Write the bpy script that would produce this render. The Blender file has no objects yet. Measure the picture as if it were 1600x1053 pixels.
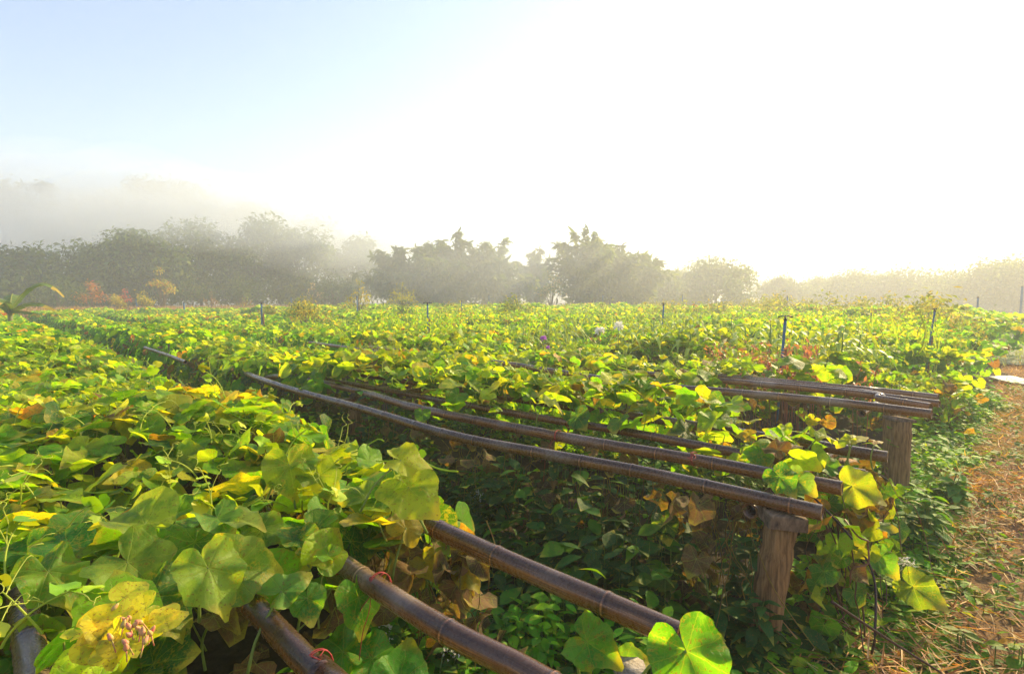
import bpy, math, random
import numpy as np
from mathutils import Matrix, Vector
R = math.radians
rng = np.random.default_rng(7)
random.seed(7)
sc = bpy.context.scene

# ------------------------------------------------------------------ camera, sky, sun, exposure
CAM_H, FPX, HZ = 1.5, 830.0, 468.0            # metres, focal length and horizon row in photo pixels
PITCH = math.atan((526.5 - HZ) / FPX)
cam = bpy.data.cameras.new("camera"); cam_o = bpy.data.objects.new("camera", cam)
sc.collection.objects.link(cam_o); sc.camera = cam_o
cam.sensor_width = 36; cam.lens = FPX / 1600 * 36; cam.clip_start = .02; cam.clip_end = 3000
cam_o.location = (0, 0, CAM_H); cam_o.rotation_euler = (R(90) - PITCH, 0, R(-45))

SUN_EL, SUN_AZ = R(26), math.atan2(1, 1) - math.atan((1700 - 800) / FPX)   # azimuth measured from +X towards +Y
sun_dir = Vector((math.cos(SUN_EL) * math.cos(SUN_AZ), math.cos(SUN_EL) * math.sin(SUN_AZ), math.sin(SUN_EL)))
sl = bpy.data.lights.new("sun", 'SUN'); sl.energy = 5.0; sl.angle = R(.5); sl.color = (1, .775, .40)
so = bpy.data.objects.new("sun", sl); sc.collection.objects.link(so)
so.rotation_euler = sun_dir.to_track_quat('Z', 'Y').to_euler()

world = bpy.data.worlds.new("World"); sc.world = world; world.use_nodes = True
wn, wl = world.node_tree.nodes, world.node_tree.links
sky = wn.new('ShaderNodeTexSky'); sky.sky_type = 'NISHITA'; sky.sun_disc = False
sky.sun_elevation = SUN_EL; sky.sun_rotation = R(90) - SUN_AZ
sky.air_density = 1.0; sky.dust_density = .4; sky.ozone_density = 3.0
bg = wn['Background']; bg.inputs['Strength'].default_value = .122
wl.new(sky.outputs[0], bg.inputs['Color'])
sc.view_settings.view_transform = 'Standard'; sc.view_settings.look = 'None'
sc.view_settings.exposure = 1.27; sc.view_settings.gamma = 1
cy = sc.cycles
cy.use_denoising = True; cy.max_bounces = 7; cy.diffuse_bounces = 3; cy.glossy_bounces = 2
cy.transmission_bounces = 4; cy.volume_bounces = 1; cy.transparent_max_bounces = 4
cy.sample_clamp_indirect = 6; cy.use_adaptive_sampling = True; cy.adaptive_threshold = .02
HAZE = .0054

# ------------------------------------------------------------------ pixel helpers (photo pixel -> place in the world)
Mc = cam_o.rotation_euler.to_matrix()
def ray(px, py): return Mc @ Vector(((px - 800) / FPX, -(py - 526.5) / FPX, -1))
def at(px, py, z=0.0):
    d = ray(px, py); return Vector((0, 0, CAM_H)) + d * ((z - CAM_H) / d.z)
def atd(px, py, depth):
    d = ray(px, py); return Vector((0, 0, CAM_H)) + d * (depth / math.hypot(d.x, d.y))
FWD = Vector((1, 1, 0)).normalized(); RGT = Vector((1, -1, 0)).normalized(); UP = Vector((0, 0, 1))

# ------------------------------------------------------------------ materials
def mat(name):
    m = bpy.data.materials.new(name); m.use_nodes = True
    nt = m.node_tree; return m, nt.nodes, nt.links, nt.nodes['Principled BSDF'], nt.nodes['Material Output']
def nd(n, t, **kw):
    o = n.new(t)
    for k, v in kw.items():
        if k.startswith('i_'): o.inputs[k[2:].replace('_', ' ')].default_value = v
        else: setattr(o, k, v)
    return o
def ramp(n, stops):
    r = n.new('ShaderNodeValToRGB'); e = r.color_ramp.elements
    while len(e) < len(stops): e.new(.5)
    for x, (p, c) in zip(e, stops): x.position = p; x.color = (*c, 1) if len(c) == 3 else c
    return r
def mixc(n, l, fac, a, b, mode='MIX'):
    m = n.new('ShaderNodeMix'); m.data_type = 'RGBA'; m.blend_type = mode
    for v, s in ((fac, m.inputs['Factor']), (a, m.inputs['A']), (b, m.inputs['B'])):
        if isinstance(v, bpy.types.NodeSocket): l.new(v, s)
        else: s.default_value = v if not isinstance(v, tuple) else (*v, 1)[:4]
    return m.outputs['Result']
def math_(n, l, op, a, b=0.0):
    m = n.new('ShaderNodeMath'); m.operation = op
    for v, s in ((a, m.inputs[0]), (b, m.inputs[1])):
        if isinstance(v, bpy.types.NodeSocket): l.new(v, s)
        else: s.default_value = v
    return m.outputs[0]
def sstep(n, l, v, lo, hi):
    m = n.new('ShaderNodeMapRange'); m.interpolation_type = 'SMOOTHSTEP'
    l.new(v, m.inputs['Value']); m.inputs['From Min'].default_value = lo; m.inputs['From Max'].default_value = hi
    return m.outputs['Result']

def leaf_material(name, detail=True, trans=.58, rough=.45, veins=True, spots=.5, spec=.32):
    m, n, l, p, out = mat(name)
    tint = nd(n, 'ShaderNodeAttribute', attribute_name='tint').outputs['Color']
    col = tint
    if detail:
        uv = nd(n, 'ShaderNodeAttribute', attribute_name='luv').outputs['Vector']
        sep = n.new('ShaderNodeSeparateXYZ'); l.new(uv, sep.inputs[0])
        rr = n.new('ShaderNodeVectorMath'); rr.operation = 'LENGTH'; l.new(uv, rr.inputs[0]); rad = rr.outputs['Value']
        geo = n.new('ShaderNodeNewGeometry')
        n1 = nd(n, 'ShaderNodeTexNoise', i_Scale=34.0, i_Detail=5.0, i_Roughness=.65); l.new(geo.outputs['Position'], n1.inputs['Vector'])
        n2 = nd(n, 'ShaderNodeTexNoise', i_Scale=150.0, i_Detail=3.0); l.new(geo.outputs['Position'], n2.inputs['Vector'])
        n3 = nd(n, 'ShaderNodeTexNoise', i_Scale=5.0, i_Detail=2.0); l.new(geo.outputs['Position'], n3.inputs['Vector'])
        sp = sstep(n, l, math_(n, l, 'ADD', math_(n, l, 'MULTIPLY', n1.outputs['Fac'], .6), math_(n, l, 'MULTIPLY', n2.outputs['Fac'], .4)), .50, .62)
        sp = math_(n, l, 'MULTIPLY', sp, math_(n, l, 'MULTIPLY', sstep(n, l, n3.outputs['Fac'], .38, .62), spots * 2))
        n4 = nd(n, 'ShaderNodeTexNoise', i_Scale=17.0, i_Detail=4.0, i_Roughness=.6); l.new(geo.outputs['Position'], n4.inputs['Vector'])
        col = mixc(n, l, math_(n, l, 'MULTIPLY', sstep(n, l, n4.outputs['Fac'], .45, .62), .75), col, mixc(n, l, 1.0, col, (.34, .60, .55), 'MULTIPLY'))
        col = mixc(n, l, sp, col, mixc(n, l, .72, col, (.42, .36, .03)))
        # ageing from the rim inwards
        edge = sstep(n, l, math_(n, l, 'ADD', rad, math_(n, l, 'MULTIPLY', n1.outputs['Fac'], .5)), .98, 1.25)
        col = mixc(n, l, math_(n, l, 'MULTIPLY', edge, .75), col, (.42, .36, .04))
        rust = math_(n, l, 'MULTIPLY', sstep(n, l, n2.outputs['Fac'], .60, .66), .6)
        col = mixc(n, l, rust, col, (.16, .09, .02))
        height = n1.outputs['Fac']
        if veins:
            ang = math_(n, l, 'ADD', math_(n, l, 'ARCTAN2', sep.outputs['X'], sep.outputs['Y']), math_(n, l, 'MULTIPLY', math_(n, l, 'SUBTRACT', n1.outputs['Fac'], .5), .35))
            s = math_(n, l, 'ABSOLUTE', math_(n, l, 'SINE', math_(n, l, 'MULTIPLY', ang, 4.0)))
            s = math_(n, l, 'MULTIPLY', s, rad)
            v1 = math_(n, l, 'SUBTRACT', 1.0, sstep(n, l, s, .0, .065))
            vo = nd(n, 'ShaderNodeTexVoronoi', feature='DISTANCE_TO_EDGE', i_Scale=7.0); l.new(uv, vo.inputs['Vector'])
            v2 = math_(n, l, 'SUBTRACT', 1.0, sstep(n, l, vo.outputs['Distance'], .0, .06))
            vv = math_(n, l, 'MAXIMUM', v1, math_(n, l, 'MULTIPLY', v2, .35))
            col = mixc(n, l, math_(n, l, 'MULTIPLY', vv, .55), col, (.36, .44, .07))
            height = math_(n, l, 'ADD', height, math_(n, l, 'MULTIPLY', vv, -.35))
        bp = nd(n, 'ShaderNodeBump', i_Strength=.7, i_Distance=.008); l.new(height, bp.inputs['Height']); l.new(bp.outputs[0], p.inputs['Normal'])
    l.new(col, p.inputs['Base Color']); p.inputs['Roughness'].default_value = rough; p.inputs['Specular IOR Level'].default_value = spec
    tr = n.new('ShaderNodeBsdfTranslucent')
    l.new(mixc(n, l, 1.0, col, (2.35, 2.0, .42), 'MULTIPLY'), tr.inputs['Color'])
    mx = n.new('ShaderNodeMixShader'); mx.inputs[0].default_value = trans
    l.new(p.outputs[0], mx.inputs[1]); l.new(tr.outputs[0], mx.inputs[2]); l.new(mx.outputs[0], out.inputs['Surface'])
    return m

def plain(name, c, rough=.7, noise=0, scale=20.0, c2=None, bump=.0, stretch=None, spec=.3, metal=0):
    m, n, l, p, out = mat(name)
    p.inputs['Roughness'].default_value = rough; p.inputs['Specular IOR Level'].default_value = spec; p.inputs['Metallic'].default_value = metal
    p.inputs['Base Color'].default_value = (*c, 1)
    if c2:
        tc = n.new('ShaderNodeTexCoord'); mp = n.new('ShaderNodeMapping'); l.new(tc.outputs['Object'], mp.inputs[0])
        if stretch: mp.inputs['Scale'].default_value = stretch
        no = nd(n, 'ShaderNodeTexNoise', i_Scale=scale, i_Detail=6.0, i_Roughness=.65); l.new(mp.outputs[0], no.inputs['Vector'])
        r = ramp(n, [(.32, c), (.68, c2)]); l.new(no.outputs['Fac'], r.inputs[0]); l.new(r.outputs[0], p.inputs['Base Color'])
        if bump:
            b = nd(n, 'ShaderNodeBump', i_Strength=bump, i_Distance=.02); l.new(no.outputs['Fac'], b.inputs['Height']); l.new(b.outputs[0], p.inputs['Normal'])
    return m

def bamboo_material():
    m, n, l, p, out = mat('weathered_bamboo')
    uv = nd(n, 'ShaderNodeAttribute', attribute_name='luv').outputs['Vector']
    tint = nd(n, 'ShaderNodeAttribute', attribute_name='tint').outputs['Color']
    mp = n.new('ShaderNodeMapping'); l.new(uv, mp.inputs[0]); mp.inputs['Scale'].default_value = (2.2, 26, 1)
    a = nd(n, 'ShaderNodeTexNoise', i_Scale=1.6, i_Detail=7.0, i_Roughness=.7); l.new(mp.outputs[0], a.inputs['Vector'])
    g = n.new('ShaderNodeNewGeometry')
    b = nd(n, 'ShaderNodeTexNoise', i_Scale=5.0, i_Detail=3.0); l.new(g.outputs['Position'], b.inputs['Vector'])
    c = nd(n, 'ShaderNodeTexNoise', i_Scale=90.0, i_Detail=4.0); l.new(g.outputs['Position'], c.inputs['Vector'])
    r1 = ramp(n, [(.34, (.018, .008, .004)), (.47, (.11, .044, .013)), (.56, (.20, .085, .022)), (.68, (.42, .19, .05))]); l.new(a.outputs['Fac'], r1.inputs[0])
    sn = n.new('ShaderNodeSeparateXYZ'); l.new(g.outputs['Normal'], sn.inputs[0])
    upper_dark = sstep(n, l, math_(n, l, 'ADD', sn.outputs['Z'], math_(n, l, 'MULTIPLY', b.outputs['Fac'], 1.1)), .75, 1.3)   # darker towards the upper side
    col = mixc(n, l, math_(n, l, 'MULTIPLY', upper_dark, .80), r1.outputs[0], (.020, .011, .010))
    col = mixc(n, l, math_(n, l, 'MULTIPLY', sstep(n, l, c.outputs['Fac'], .64, .74), .2), col, (.13, .09, .07))
    d = nd(n, 'ShaderNodeTexNoise', i_Scale=2.2, i_Detail=5.0); l.new(g.outputs['Position'], d.inputs['Vector'])
    col = mixc(n, l, math_(n, l, 'MULTIPLY', sstep(n, l, d.outputs['Fac'], .52, .66), .55), col, (.17, .125, .09))   # bleached stretches
    cr = math_(n, l, 'SUBTRACT', 1.0, sstep(n, l, math_(n, l, 'ABSOLUTE', math_(n, l, 'SUBTRACT', a.outputs['Fac'], .5)), .0, .012))
    col = mixc(n, l, math_(n, l, 'MULTIPLY', cr, .8), col, (.006, .004, .003))                                     # drying cracks
    col = mixc(n, l, 1.0, col, tint, 'MULTIPLY')
    l.new(col, p.inputs['Base Color']); p.inputs['Specular IOR Level'].default_value = .5
    rr = n.new('ShaderNodeMapRange'); l.new(c.outputs['Fac'], rr.inputs[0]); rr.inputs['From Min'].default_value = .35; rr.inputs['From Max'].default_value = .65
    rr.inputs['To Min'].default_value = .22; rr.inputs['To Max'].default_value = .34; l.new(rr.outputs[0], p.inputs['Roughness'])
    bp = nd(n, 'ShaderNodeBump', i_Strength=.15, i_Distance=.002); l.new(a.outputs['Fac'], bp.inputs['Height']); l.new(bp.outputs[0], p.inputs['Normal'])
    return m

def petal(name, c):
    m, n, l, p, out = mat(name); p.inputs['Base Color'].default_value = (*c, 1); tr = n.new('ShaderNodeBsdfTranslucent'); tr.inputs['Color'].default_value = (*c, 1)
    mx = n.new('ShaderNodeMixShader'); mx.inputs[0].default_value = .5; l.new(p.outputs[0], mx.inputs[1]); l.new(tr.outputs[0], mx.inputs[2]); l.new(mx.outputs[0], out.inputs['Surface']); return m
M = dict(
    leaf=leaf_material('gourd_leaf'),
    leaf_far=leaf_material('gourd_leaf_distant', detail=False, trans=.58, rough=.55),
    weed=leaf_material('weed_leaf', veins=False, spots=.10, trans=.35, rough=.6, spec=.2),
    dry=leaf_material('dry_leaf', veins=True, spots=.2, trans=.25, rough=.8),
    crown=leaf_material('tree_foliage', detail=False, trans=.42, rough=.6),
    straw=leaf_material('straw', detail=False, trans=.25, rough=.6),
    stem=leaf_material('vine_stem', detail=False, trans=.25, rough=.5),
    bamboo=bamboo_material(),
    post=plain('old_timber', (.09, .047, .018), .85, c2=(.44, .25, .10), scale=6, bump=.9, stretch=(11, 11, .8)),
    block=plain('split_wood', (.05, .032, .02), .8, c2=(.26, .17, .10), scale=6, bump=.5, stretch=(1, 10, 4)),
    pale=plain('pale_wood', (.20, .16, .12), .85, c2=(.50, .44, .36), scale=9, bump=.6, stretch=(6, 6, 1)),
    bark=plain('bark', (.05, .04, .03), .9, c2=(.12, .10, .07), scale=8, bump=.4, stretch=(4, 4, 1)),
    pipe=plain('blue_plastic', (.03, .09, .17), .6, spec=.3, c2=(.05, .20, .38), scale=9),
    head=plain('dark_plastic', (.012, .012, .013), .45, spec=.5),
    stake=plain('wood_stake', (.20, .09, .04), .8, c2=(.34, .17, .07), scale=8, stretch=(6, 6, 1)),
    string=plain('red_string', (.30, .02, .02), .6, c2=(.42, .05, .04), scale=60),
    white=petal('white_petal', (.85, .83, .76)), purple=petal('purple_petal', (.50, .16, .60)),
    pink=plain('pink_bud', (.75, .12, .14), .5, c2=(.40, .46, .08), scale=90),
    board=plain('pale_board', (.40, .39, .36), .7, c2=(.62, .62, .58), scale=5),
)

def soil_material(name, dark, mid, light, s1=1.3, s2=22.0, patch=None):
    m, n, l, p, out = mat(name)
    g = n.new('ShaderNodeNewGeometry')
    a = nd(n, 'ShaderNodeTexNoise', i_Scale=s1, i_Detail=8.0, i_Roughness=.7); l.new(g.outputs['Position'], a.inputs['Vector'])
    b = nd(n, 'ShaderNodeTexNoise', i_Scale=s2, i_Detail=8.0, i_Roughness=.75); l.new(g.outputs['Position'], b.inputs['Vector'])
    v = math_(n, l, 'ADD', math_(n, l, 'MULTIPLY', a.outputs['Fac'], .45), math_(n, l, 'MULTIPLY', b.outputs['Fac'], .55))
    r = ramp(n, [(.34, dark), (.5, mid), (.66, light)]); l.new(v, r.inputs[0]); col = r.outputs[0]
    if patch:
        c = nd(n, 'ShaderNodeTexNoise', i_Scale=.35, i_Detail=5.0); l.new(g.outputs['Position'], c.inputs['Vector'])
        col = mixc(n, l, sstep(n, l, c.outputs['Fac'], .48, .6), col, patch)
    l.new(col, p.inputs['Base Color']); p.inputs['Roughness'].default_value = .95; p.inputs['Specular IOR Level'].default_value = .15
    bp = nd(n, 'ShaderNodeBump', i_Strength=.8, i_Distance=.03); l.new(b.outputs['Fac'], bp.inputs['Height']); l.new(bp.outputs[0], p.inputs['Normal'])
    return m
M['soil'] = soil_material('field_soil', (.018, .013, .008), (.05, .035, .02), (.10, .07, .04))
M['path'] = soil_material('trodden_earth', (.10, .058, .026), (.25, .15, .068), (.46, .30, .15), 1.1, 40)
M['verge'] = soil_material('pale_verge', (.13, .16, .07), (.27, .30, .17), (.42, .43, .30), 1.0, 12)
M['hill'] = soil_material('wooded_hill', (.03, .04, .02), (.05, .07, .03), (.08, .10, .05), .1, 1)

# ------------------------------------------------------------------ mesh builder
class MB:
    def __init__(s): s.v = []; s.f = []; s.t = []; s.u = []; s.n = 0; s.sizes = []
    def add(s, V, F, tint=(1, 1, 1), uv=None):
        V = np.asarray(V, np.float32).reshape(-1, 3); k = len(V)
        t = np.asarray(tint, np.float32)
        if t.ndim == 1: t = np.tile(t[None, :3], (k, 1))
        s.v.append(V); s.t.append(t[:, :3]); s.u.append(np.zeros((k, 2), np.float32) if uv is None else np.asarray(uv, np.float32))
        if isinstance(F, np.ndarray): F = [F]
        for a in F:
            a = np.asarray(a, np.int64)
            if a.ndim == 1: a = a[None]
            s.f.append((a + s.n).ravel()); s.sizes.append(np.full(len(a), a.shape[1], np.int32))
        s.n += k
        return s
    def build(s, name, material, parent=None, smooth=True, loc=None):
        me = bpy.data.meshes.new(name); V = np.concatenate(s.v).astype(np.float32)
        if parent is not None: V = V - np.array(world_loc(parent), np.float32)
        elif loc is not None: V = V - np.array(loc, np.float32)
        L = np.concatenate(s.f).astype(np.int32); S = np.concatenate(s.sizes)
        me.vertices.add(len(V)); me.vertices.foreach_set('co', V.ravel())
        me.loops.add(len(L)); me.loops.foreach_set('vertex_index', L)
        me.polygons.add(len(S)); st = np.zeros(len(S), np.int32); st[1:] = np.cumsum(S)[:-1]
        me.polygons.foreach_set('loop_start', st)
        try: me.polygons.foreach_set('loop_total', S)
        except Exception: pass
        me.polygons.foreach_set('use_smooth', np.full(len(S), smooth, bool))
        a = me.attributes.new('tint', 'FLOAT_COLOR', 'POINT'); T = np.concatenate(s.t)
        a.data.foreach_set('color', np.concatenate([T, np.ones((len(T), 1), np.float32)], 1).ravel().astype(np.float32))
        a = me.attributes.new('luv', 'FLOAT2', 'POINT'); a.data.foreach_set('vector', np.concatenate(s.u).ravel().astype(np.float32))
        me.update(); me.validate()
        o = bpy.data.objects.new(name, me); sc.collection.objects.link(o)
        me.materials.append(material)
        if parent is not None: o.parent = parent
        elif loc is not None: o.location = loc
        return o
def world_loc(o):
    v = Vector(o.location)
    while o.parent: o = o.parent; v += o.location
    return v
def tag(o, label=None, cat=None, group=None, kind=None):
    if label: o['label'] = label
    if cat: o['category'] = cat
    if group: o['group'] = group
    if kind: o['kind'] = kind
    return o
def thing(name, loc, label, cat, group=None):
    o = bpy.data.objects.new(name, None); o.location = loc; o.empty_display_size = .1
    sc.collection.objects.link(o); return tag(o, label, cat, group)
def copy_tree(o, loc=None, rz=0.0, scale=1.0, label=None):
    def cp(x, par):
        c = x.copy(); sc.collection.objects.link(c); c.parent = par
        for ch in [k for k in x.children]: cp(ch, c)
        return c
    c = cp(o, None); c.location = loc; c.rotation_euler = (0, 0, rz); c.scale = (scale,) * 3
    if label: c['label'] = label
    return c

def tube(mb, P, rad, seg=6, tint=(1, 1, 1), cap=True, uvs=1.0):
    P = np.asarray([tuple(p) for p in P], float); k = len(P)
    rad = np.full(k, rad, float) if np.isscalar(rad) else np.asarray(rad, float)
    T = np.gradient(P, axis=0); T /= np.linalg.norm(T, axis=1, keepdims=True) + 1e-9
    ref = np.array([0, 0, 1.]) if abs(T[:, 2]).mean() < .8 else np.array([1., 0, 0])
    A = np.cross(T, ref); A /= np.linalg.norm(A, axis=1, keepdims=True) + 1e-9; B = np.cross(T, A)
    th = np.linspace(0, 2 * np.pi, seg, endpoint=False)
    V = P[:, None] + rad[:, None, None] * (np.cos(th)[None, :, None] * A[:, None] + np.sin(th)[None, :, None] * B[:, None])
    i = np.arange(k - 1)[:, None] * seg; j = np.arange(seg)[None]; j2 = (j + 1) % seg
    F = np.stack([i + j, i + j2, i + seg + j2, i + seg + j], -1).reshape(-1, 4)
    Ls = np.concatenate([[0], np.cumsum(np.linalg.norm(np.diff(P, axis=0), axis=1))])
    uv = np.stack([np.repeat(Ls * uvs, seg), np.tile(np.abs(th / np.pi - 1), k)], 1)
    t = np.asarray(tint, float)
    if t.ndim == 2: t = np.repeat(t, seg, 0)
    FF = [F]
    if cap: FF += [np.arange(seg)[::-1], np.arange(seg) + (k - 1) * seg]
    mb.add(V.reshape(-1, 3), FF, t, uv)
def spline(C, n):
    C = np.asarray([tuple(c) for c in C], float)
    if len(C) == 2: return C[0] + (C[1] - C[0]) * np.linspace(0, 1, n)[:, None]
    E = np.vstack([2 * C[0] - C[1], C, 2 * C[-1] - C[-2]]); m = len(C) - 1; out = []
    for t in np.linspace(0, m, n):
        i = min(int(t), m - 1); f = t - i; p0, p1, p2, p3 = E[i:i + 4]
        out.append(.5 * (2 * p1 + (p2 - p0) * f + (2 * p0 - 5 * p1 + 4 * p2 - p3) * f * f + (3 * p1 - p0 - 3 * p2 + p3) * f ** 3))
    return np.array(out)
def box(mb, c, sz, rot=None, tint=(1, 1, 1), taper=1.0):
    x, y, z = np.asarray(sz) / 2
    V = np.array([(-x, -y, -z), (x, -y, -z), (x, y, -z), (-x, y, -z), (-x * taper, -y * taper, z), (x * taper, -y * taper, z), (x * taper, y * taper, z), (-x * taper, y * taper, z)])
    if rot is not None: V = V @ np.array(rot).T
    mb.add(V + np.array(c), np.array([(0, 3, 2, 1), (4, 5, 6, 7), (0, 1, 5, 4), (1, 2, 6, 5), (2, 3, 7, 6), (3, 0, 4, 7)]), tint)

# smooth 2D noise made of sines
_nk = [(rng.normal(0, 1, 2), rng.uniform(0, 6.28)) for _ in range(14)]
def snoise(x, y, f=1.0):
    s = 0
    for k, ph in _nk: s = s + np.sin(f * (k[0] * x + k[1] * y) + ph)
    return s / len(_nk) ** .5 / .75

# ------------------------------------------------------------------ leaf shapes (stalk joins at the origin, tip towards +Y)
def outline(kind, th, jit):
    d = np.degrees(np.abs(th))
    K = dict(lobed=([0, 16, 34, 52, 70, 88, 112, 138, 158, 172, 180], [1.22, .96, .80, .87, .75, .70, .80, .66, .57, .38, .10]),
             heart=([0, 14, 34, 60, 90, 118, 142, 160, 173, 180], [1.20, .96, .80, .78, .74, .74, .70, .60, .38, .08]),
             penta=([0, 16, 36, 54, 74, 94, 122, 146, 162, 174, 180], [1.25, .97, .82, .84, .76, .74, .88, .72, .59, .36, .10]))[kind]
    xs_, ys_ = np.array(K[0], float), np.array(K[1]); i = np.clip(np.searchsorted(xs_, d, 'right') - 1, 0, len(xs_) - 2); f = (d - xs_[i]) / (xs_[i + 1] - xs_[i])
    f = .5 * f + .5 * f * f * (3 - 2 * f); r = ys_[i] * (1 - f) + ys_[i + 1] * f
    return r * (1 + jit[0] * np.sin(3 * th + jit[1]) * .06 + .018 * np.sin(19 * th + jit[2]) + .012 * np.sin(41 * th))
def vine_leaf(kind, seg, rings, seed):
    g = np.random.default_rng(seed); jit = (g.uniform(-1, 1), g.uniform(0, 6), g.uniform(0, 6))
    th = np.linspace(-np.pi, np.pi, seg, endpoint=False) + np.pi / seg
    r = outline(kind, th, jit)
    V = [(0, 0, 0)]; w = g.uniform(.05, .13); k = g.integers(3, 6); ph = g.uniform(0, 6); cup = g.uniform(-.10, .22); fold = g.uniform(.05, .35); droop = g.uniform(.05, .4)
    for q in rings:
        x, y = q * r * np.sin(th), q * r * np.cos(th)
        z = -droop * np.maximum(y, 0) ** 2 * .6 - cup * (x * x + y * y) * .5 + fold * (np.sqrt(x * x + .012) - .11) + w * np.sin(k * th + ph) * q ** 2 + .02 * np.sin(11 * th + ph) * q ** 2
        z = z + .03 * np.abs(np.sin(4 * th)) ** .7 * q * (1 - q * .4) + .022 * np.sin(9 * x + ph) * np.sin(8 * y + k)
        V += list(zip(x, y, z))
    V = np.array(V); s = len(rings); F = []
    j = np.arange(seg - 1)                                # open at the sinus
    tri = np.stack([np.zeros_like(j), 1 + j + 1, 1 + j], 1)
    F.append(tri)
    for q in range(s - 1):
        a = 1 + q * seg + j; F.append(np.stack([a, a + 1, a + seg + 1, a + seg], 1))
    return V, F, V[:, :2].copy()
HI = [vine_leaf(k, 26, (.3, .65, 1), 10 + i) for i, k in enumerate(('lobed', 'heart', 'penta', 'penta', 'heart', 'lobed'))]
HERO_T = [vine_leaf(k, 56, (.12, .26, .42, .58, .74, .88, 1), 70 + i) for i, k in enumerate(('penta', 'heart', 'penta', 'heart', 'lobed', 'penta'))]
MID = [vine_leaf(k, 14, (.55, 1), 30 + i) for i, k in enumerate(('lobed', 'heart', 'penta', 'penta'))]
LOW = [vine_leaf(k, 8, (1,), 50 + i) for i, k in enumerate(('heart', 'penta', 'heart'))]
def blade_leaf(seed, widths=(.0, .20, .26, .20, .0), curl=.25, fold=.12):
    n = len(widths); y = np.linspace(0, 1, n); V = []; F = []
    for i in range(n):
        z = curl * (.4 * y[i] - y[i] ** 2)
        V += [(-widths[i], y[i], z + fold * widths[i] * 2), (0, y[i], z), (widths[i], y[i], z + fold * widths[i] * 2)]
    for i in range(n - 1):
        a = 3 * i; F += [(a, a + 1, a + 4, a + 3), (a + 1, a + 2, a + 5, a + 4)]
    V = np.array(V); return V, [np.array(F)], V[:, :2] * 1.0
OVAL = [blade_leaf(1, (.02, .17, .26, .25, .16, .0)), blade_leaf(2, (.02, .15, .21, .18, .09, .0), .45), blade_leaf(3, (.02, .2, .28, .22, .12, .0), .1)]
OVAL_LOW = [blade_leaf(1, (.03, .24, .0)), blade_leaf(2, (.03, .2, .0), .45)]
STRAP = [blade_leaf(5, (.03, .05, .05, .045, .035, .02, .0), .9, .2), blade_leaf(6, (.03, .05, .05, .045, .035, .02, .0), .4, .2)]

def norm(a): return a / (np.linalg.norm(a, axis=-1, keepdims=True) + 1e-9)
def scatter(mb, tmpls, P, T, N, S, tint, zs=(.4, 1.5), wide=(.9, 1.1)):
    P = np.asarray(P, float); k = len(P)
    if k == 0: return
    N = norm(np.asarray(N, float)); T = np.asarray(T, float); T = norm(T - N * (T * N).sum(-1, keepdims=True)); X = np.cross(T, N)
    S = np.broadcast_to(np.asarray(S, float), (k,)); tint = np.broadcast_to(np.asarray(tint, float), (k, 3))
    which = rng.integers(0, len(tmpls), k)
    for i, (V, F, U) in enumerate(tmpls):
        m = np.where(which == i)[0]
        if len(m) == 0: continue
        z = V[None, :, 2:3] * rng.uniform(*zs, (len(m), 1, 1)); x = V[None, :, 0:1] * rng.uniform(*wide, (len(m), 1, 1)); y = V[None, :, 1:2]
        W = P[m, None] + S[m, None, None] * (x * X[m, None] + y * T[m, None] + z * N[m, None])
        nv = len(V); off = (np.arange(len(m)) * nv)
        FF = [(f[None] + off[:, None, None]).reshape(-1, f.shape[1]) for f in F]
        mb.add(W.reshape(-1, 3), FF, np.repeat(tint[m], nv, 0), np.tile(U, (len(m), 1)))

# leaf colours (albedo)
PAL = np.array([(.110, .285, .008), (.185, .370, .010), (.300, .430, .012), (.420, .460, .016), (.540, .440, .020), (.540, .270, .022), (.18, .095, .025), (.050, .155, .014)])
def pal(k, w, jitter=.16):
    w = np.asarray(w, float); i = rng.choice(len(PAL), k, p=w / w.sum())
    return np.clip(PAL[i] * (1 + rng.normal(0, jitter, (k, 1))) * (1 + rng.normal(0, .05, (k, 3))), .004, .8)
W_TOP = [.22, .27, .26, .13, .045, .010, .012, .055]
W_SIDE = [.34, .12, .03, .01, .005, .004, .06, .44]  # darker mix: canopy shade put into the side and inner leaf colours

# ------------------------------------------------------------------ setting: ground, path, verge, hill
def sheet(name, xs, ys, zf, material, kind='structure'):
    X, Y = np.meshgrid(xs, ys, indexing='ij'); Z = zf(X, Y); a, b = X.shape
    V = np.stack([X, Y, Z], -1).reshape(-1, 3); i = np.arange(a - 1)[:, None] * b; j = np.arange(b - 1)[None]
    F = np.stack([i + j, i + b + j, i + b + j + 1, i + j + 1], -1).reshape(-1, 4)
    return tag(MB().add(V, F).build(name, material), kind=kind)
g = np.concatenate([np.linspace(-600, -20, 12), np.linspace(-12, 60, 120), np.linspace(75, 600, 12)])
sheet('ground', g, g, lambda x, y: .012 * snoise(x, y, 2.0) * (np.abs(x) < 61) * (np.abs(y) < 61), M['soil'])
def path_edge(x): return .42 + .12 * np.sin(x * 1.3) + .07 * np.sin(x * 3.1 + 1) - .0 * x
xs = np.concatenate([np.linspace(-3, 30, 200), np.linspace(31, 90, 60)])
us = np.linspace(0, 1, 40)
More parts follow.
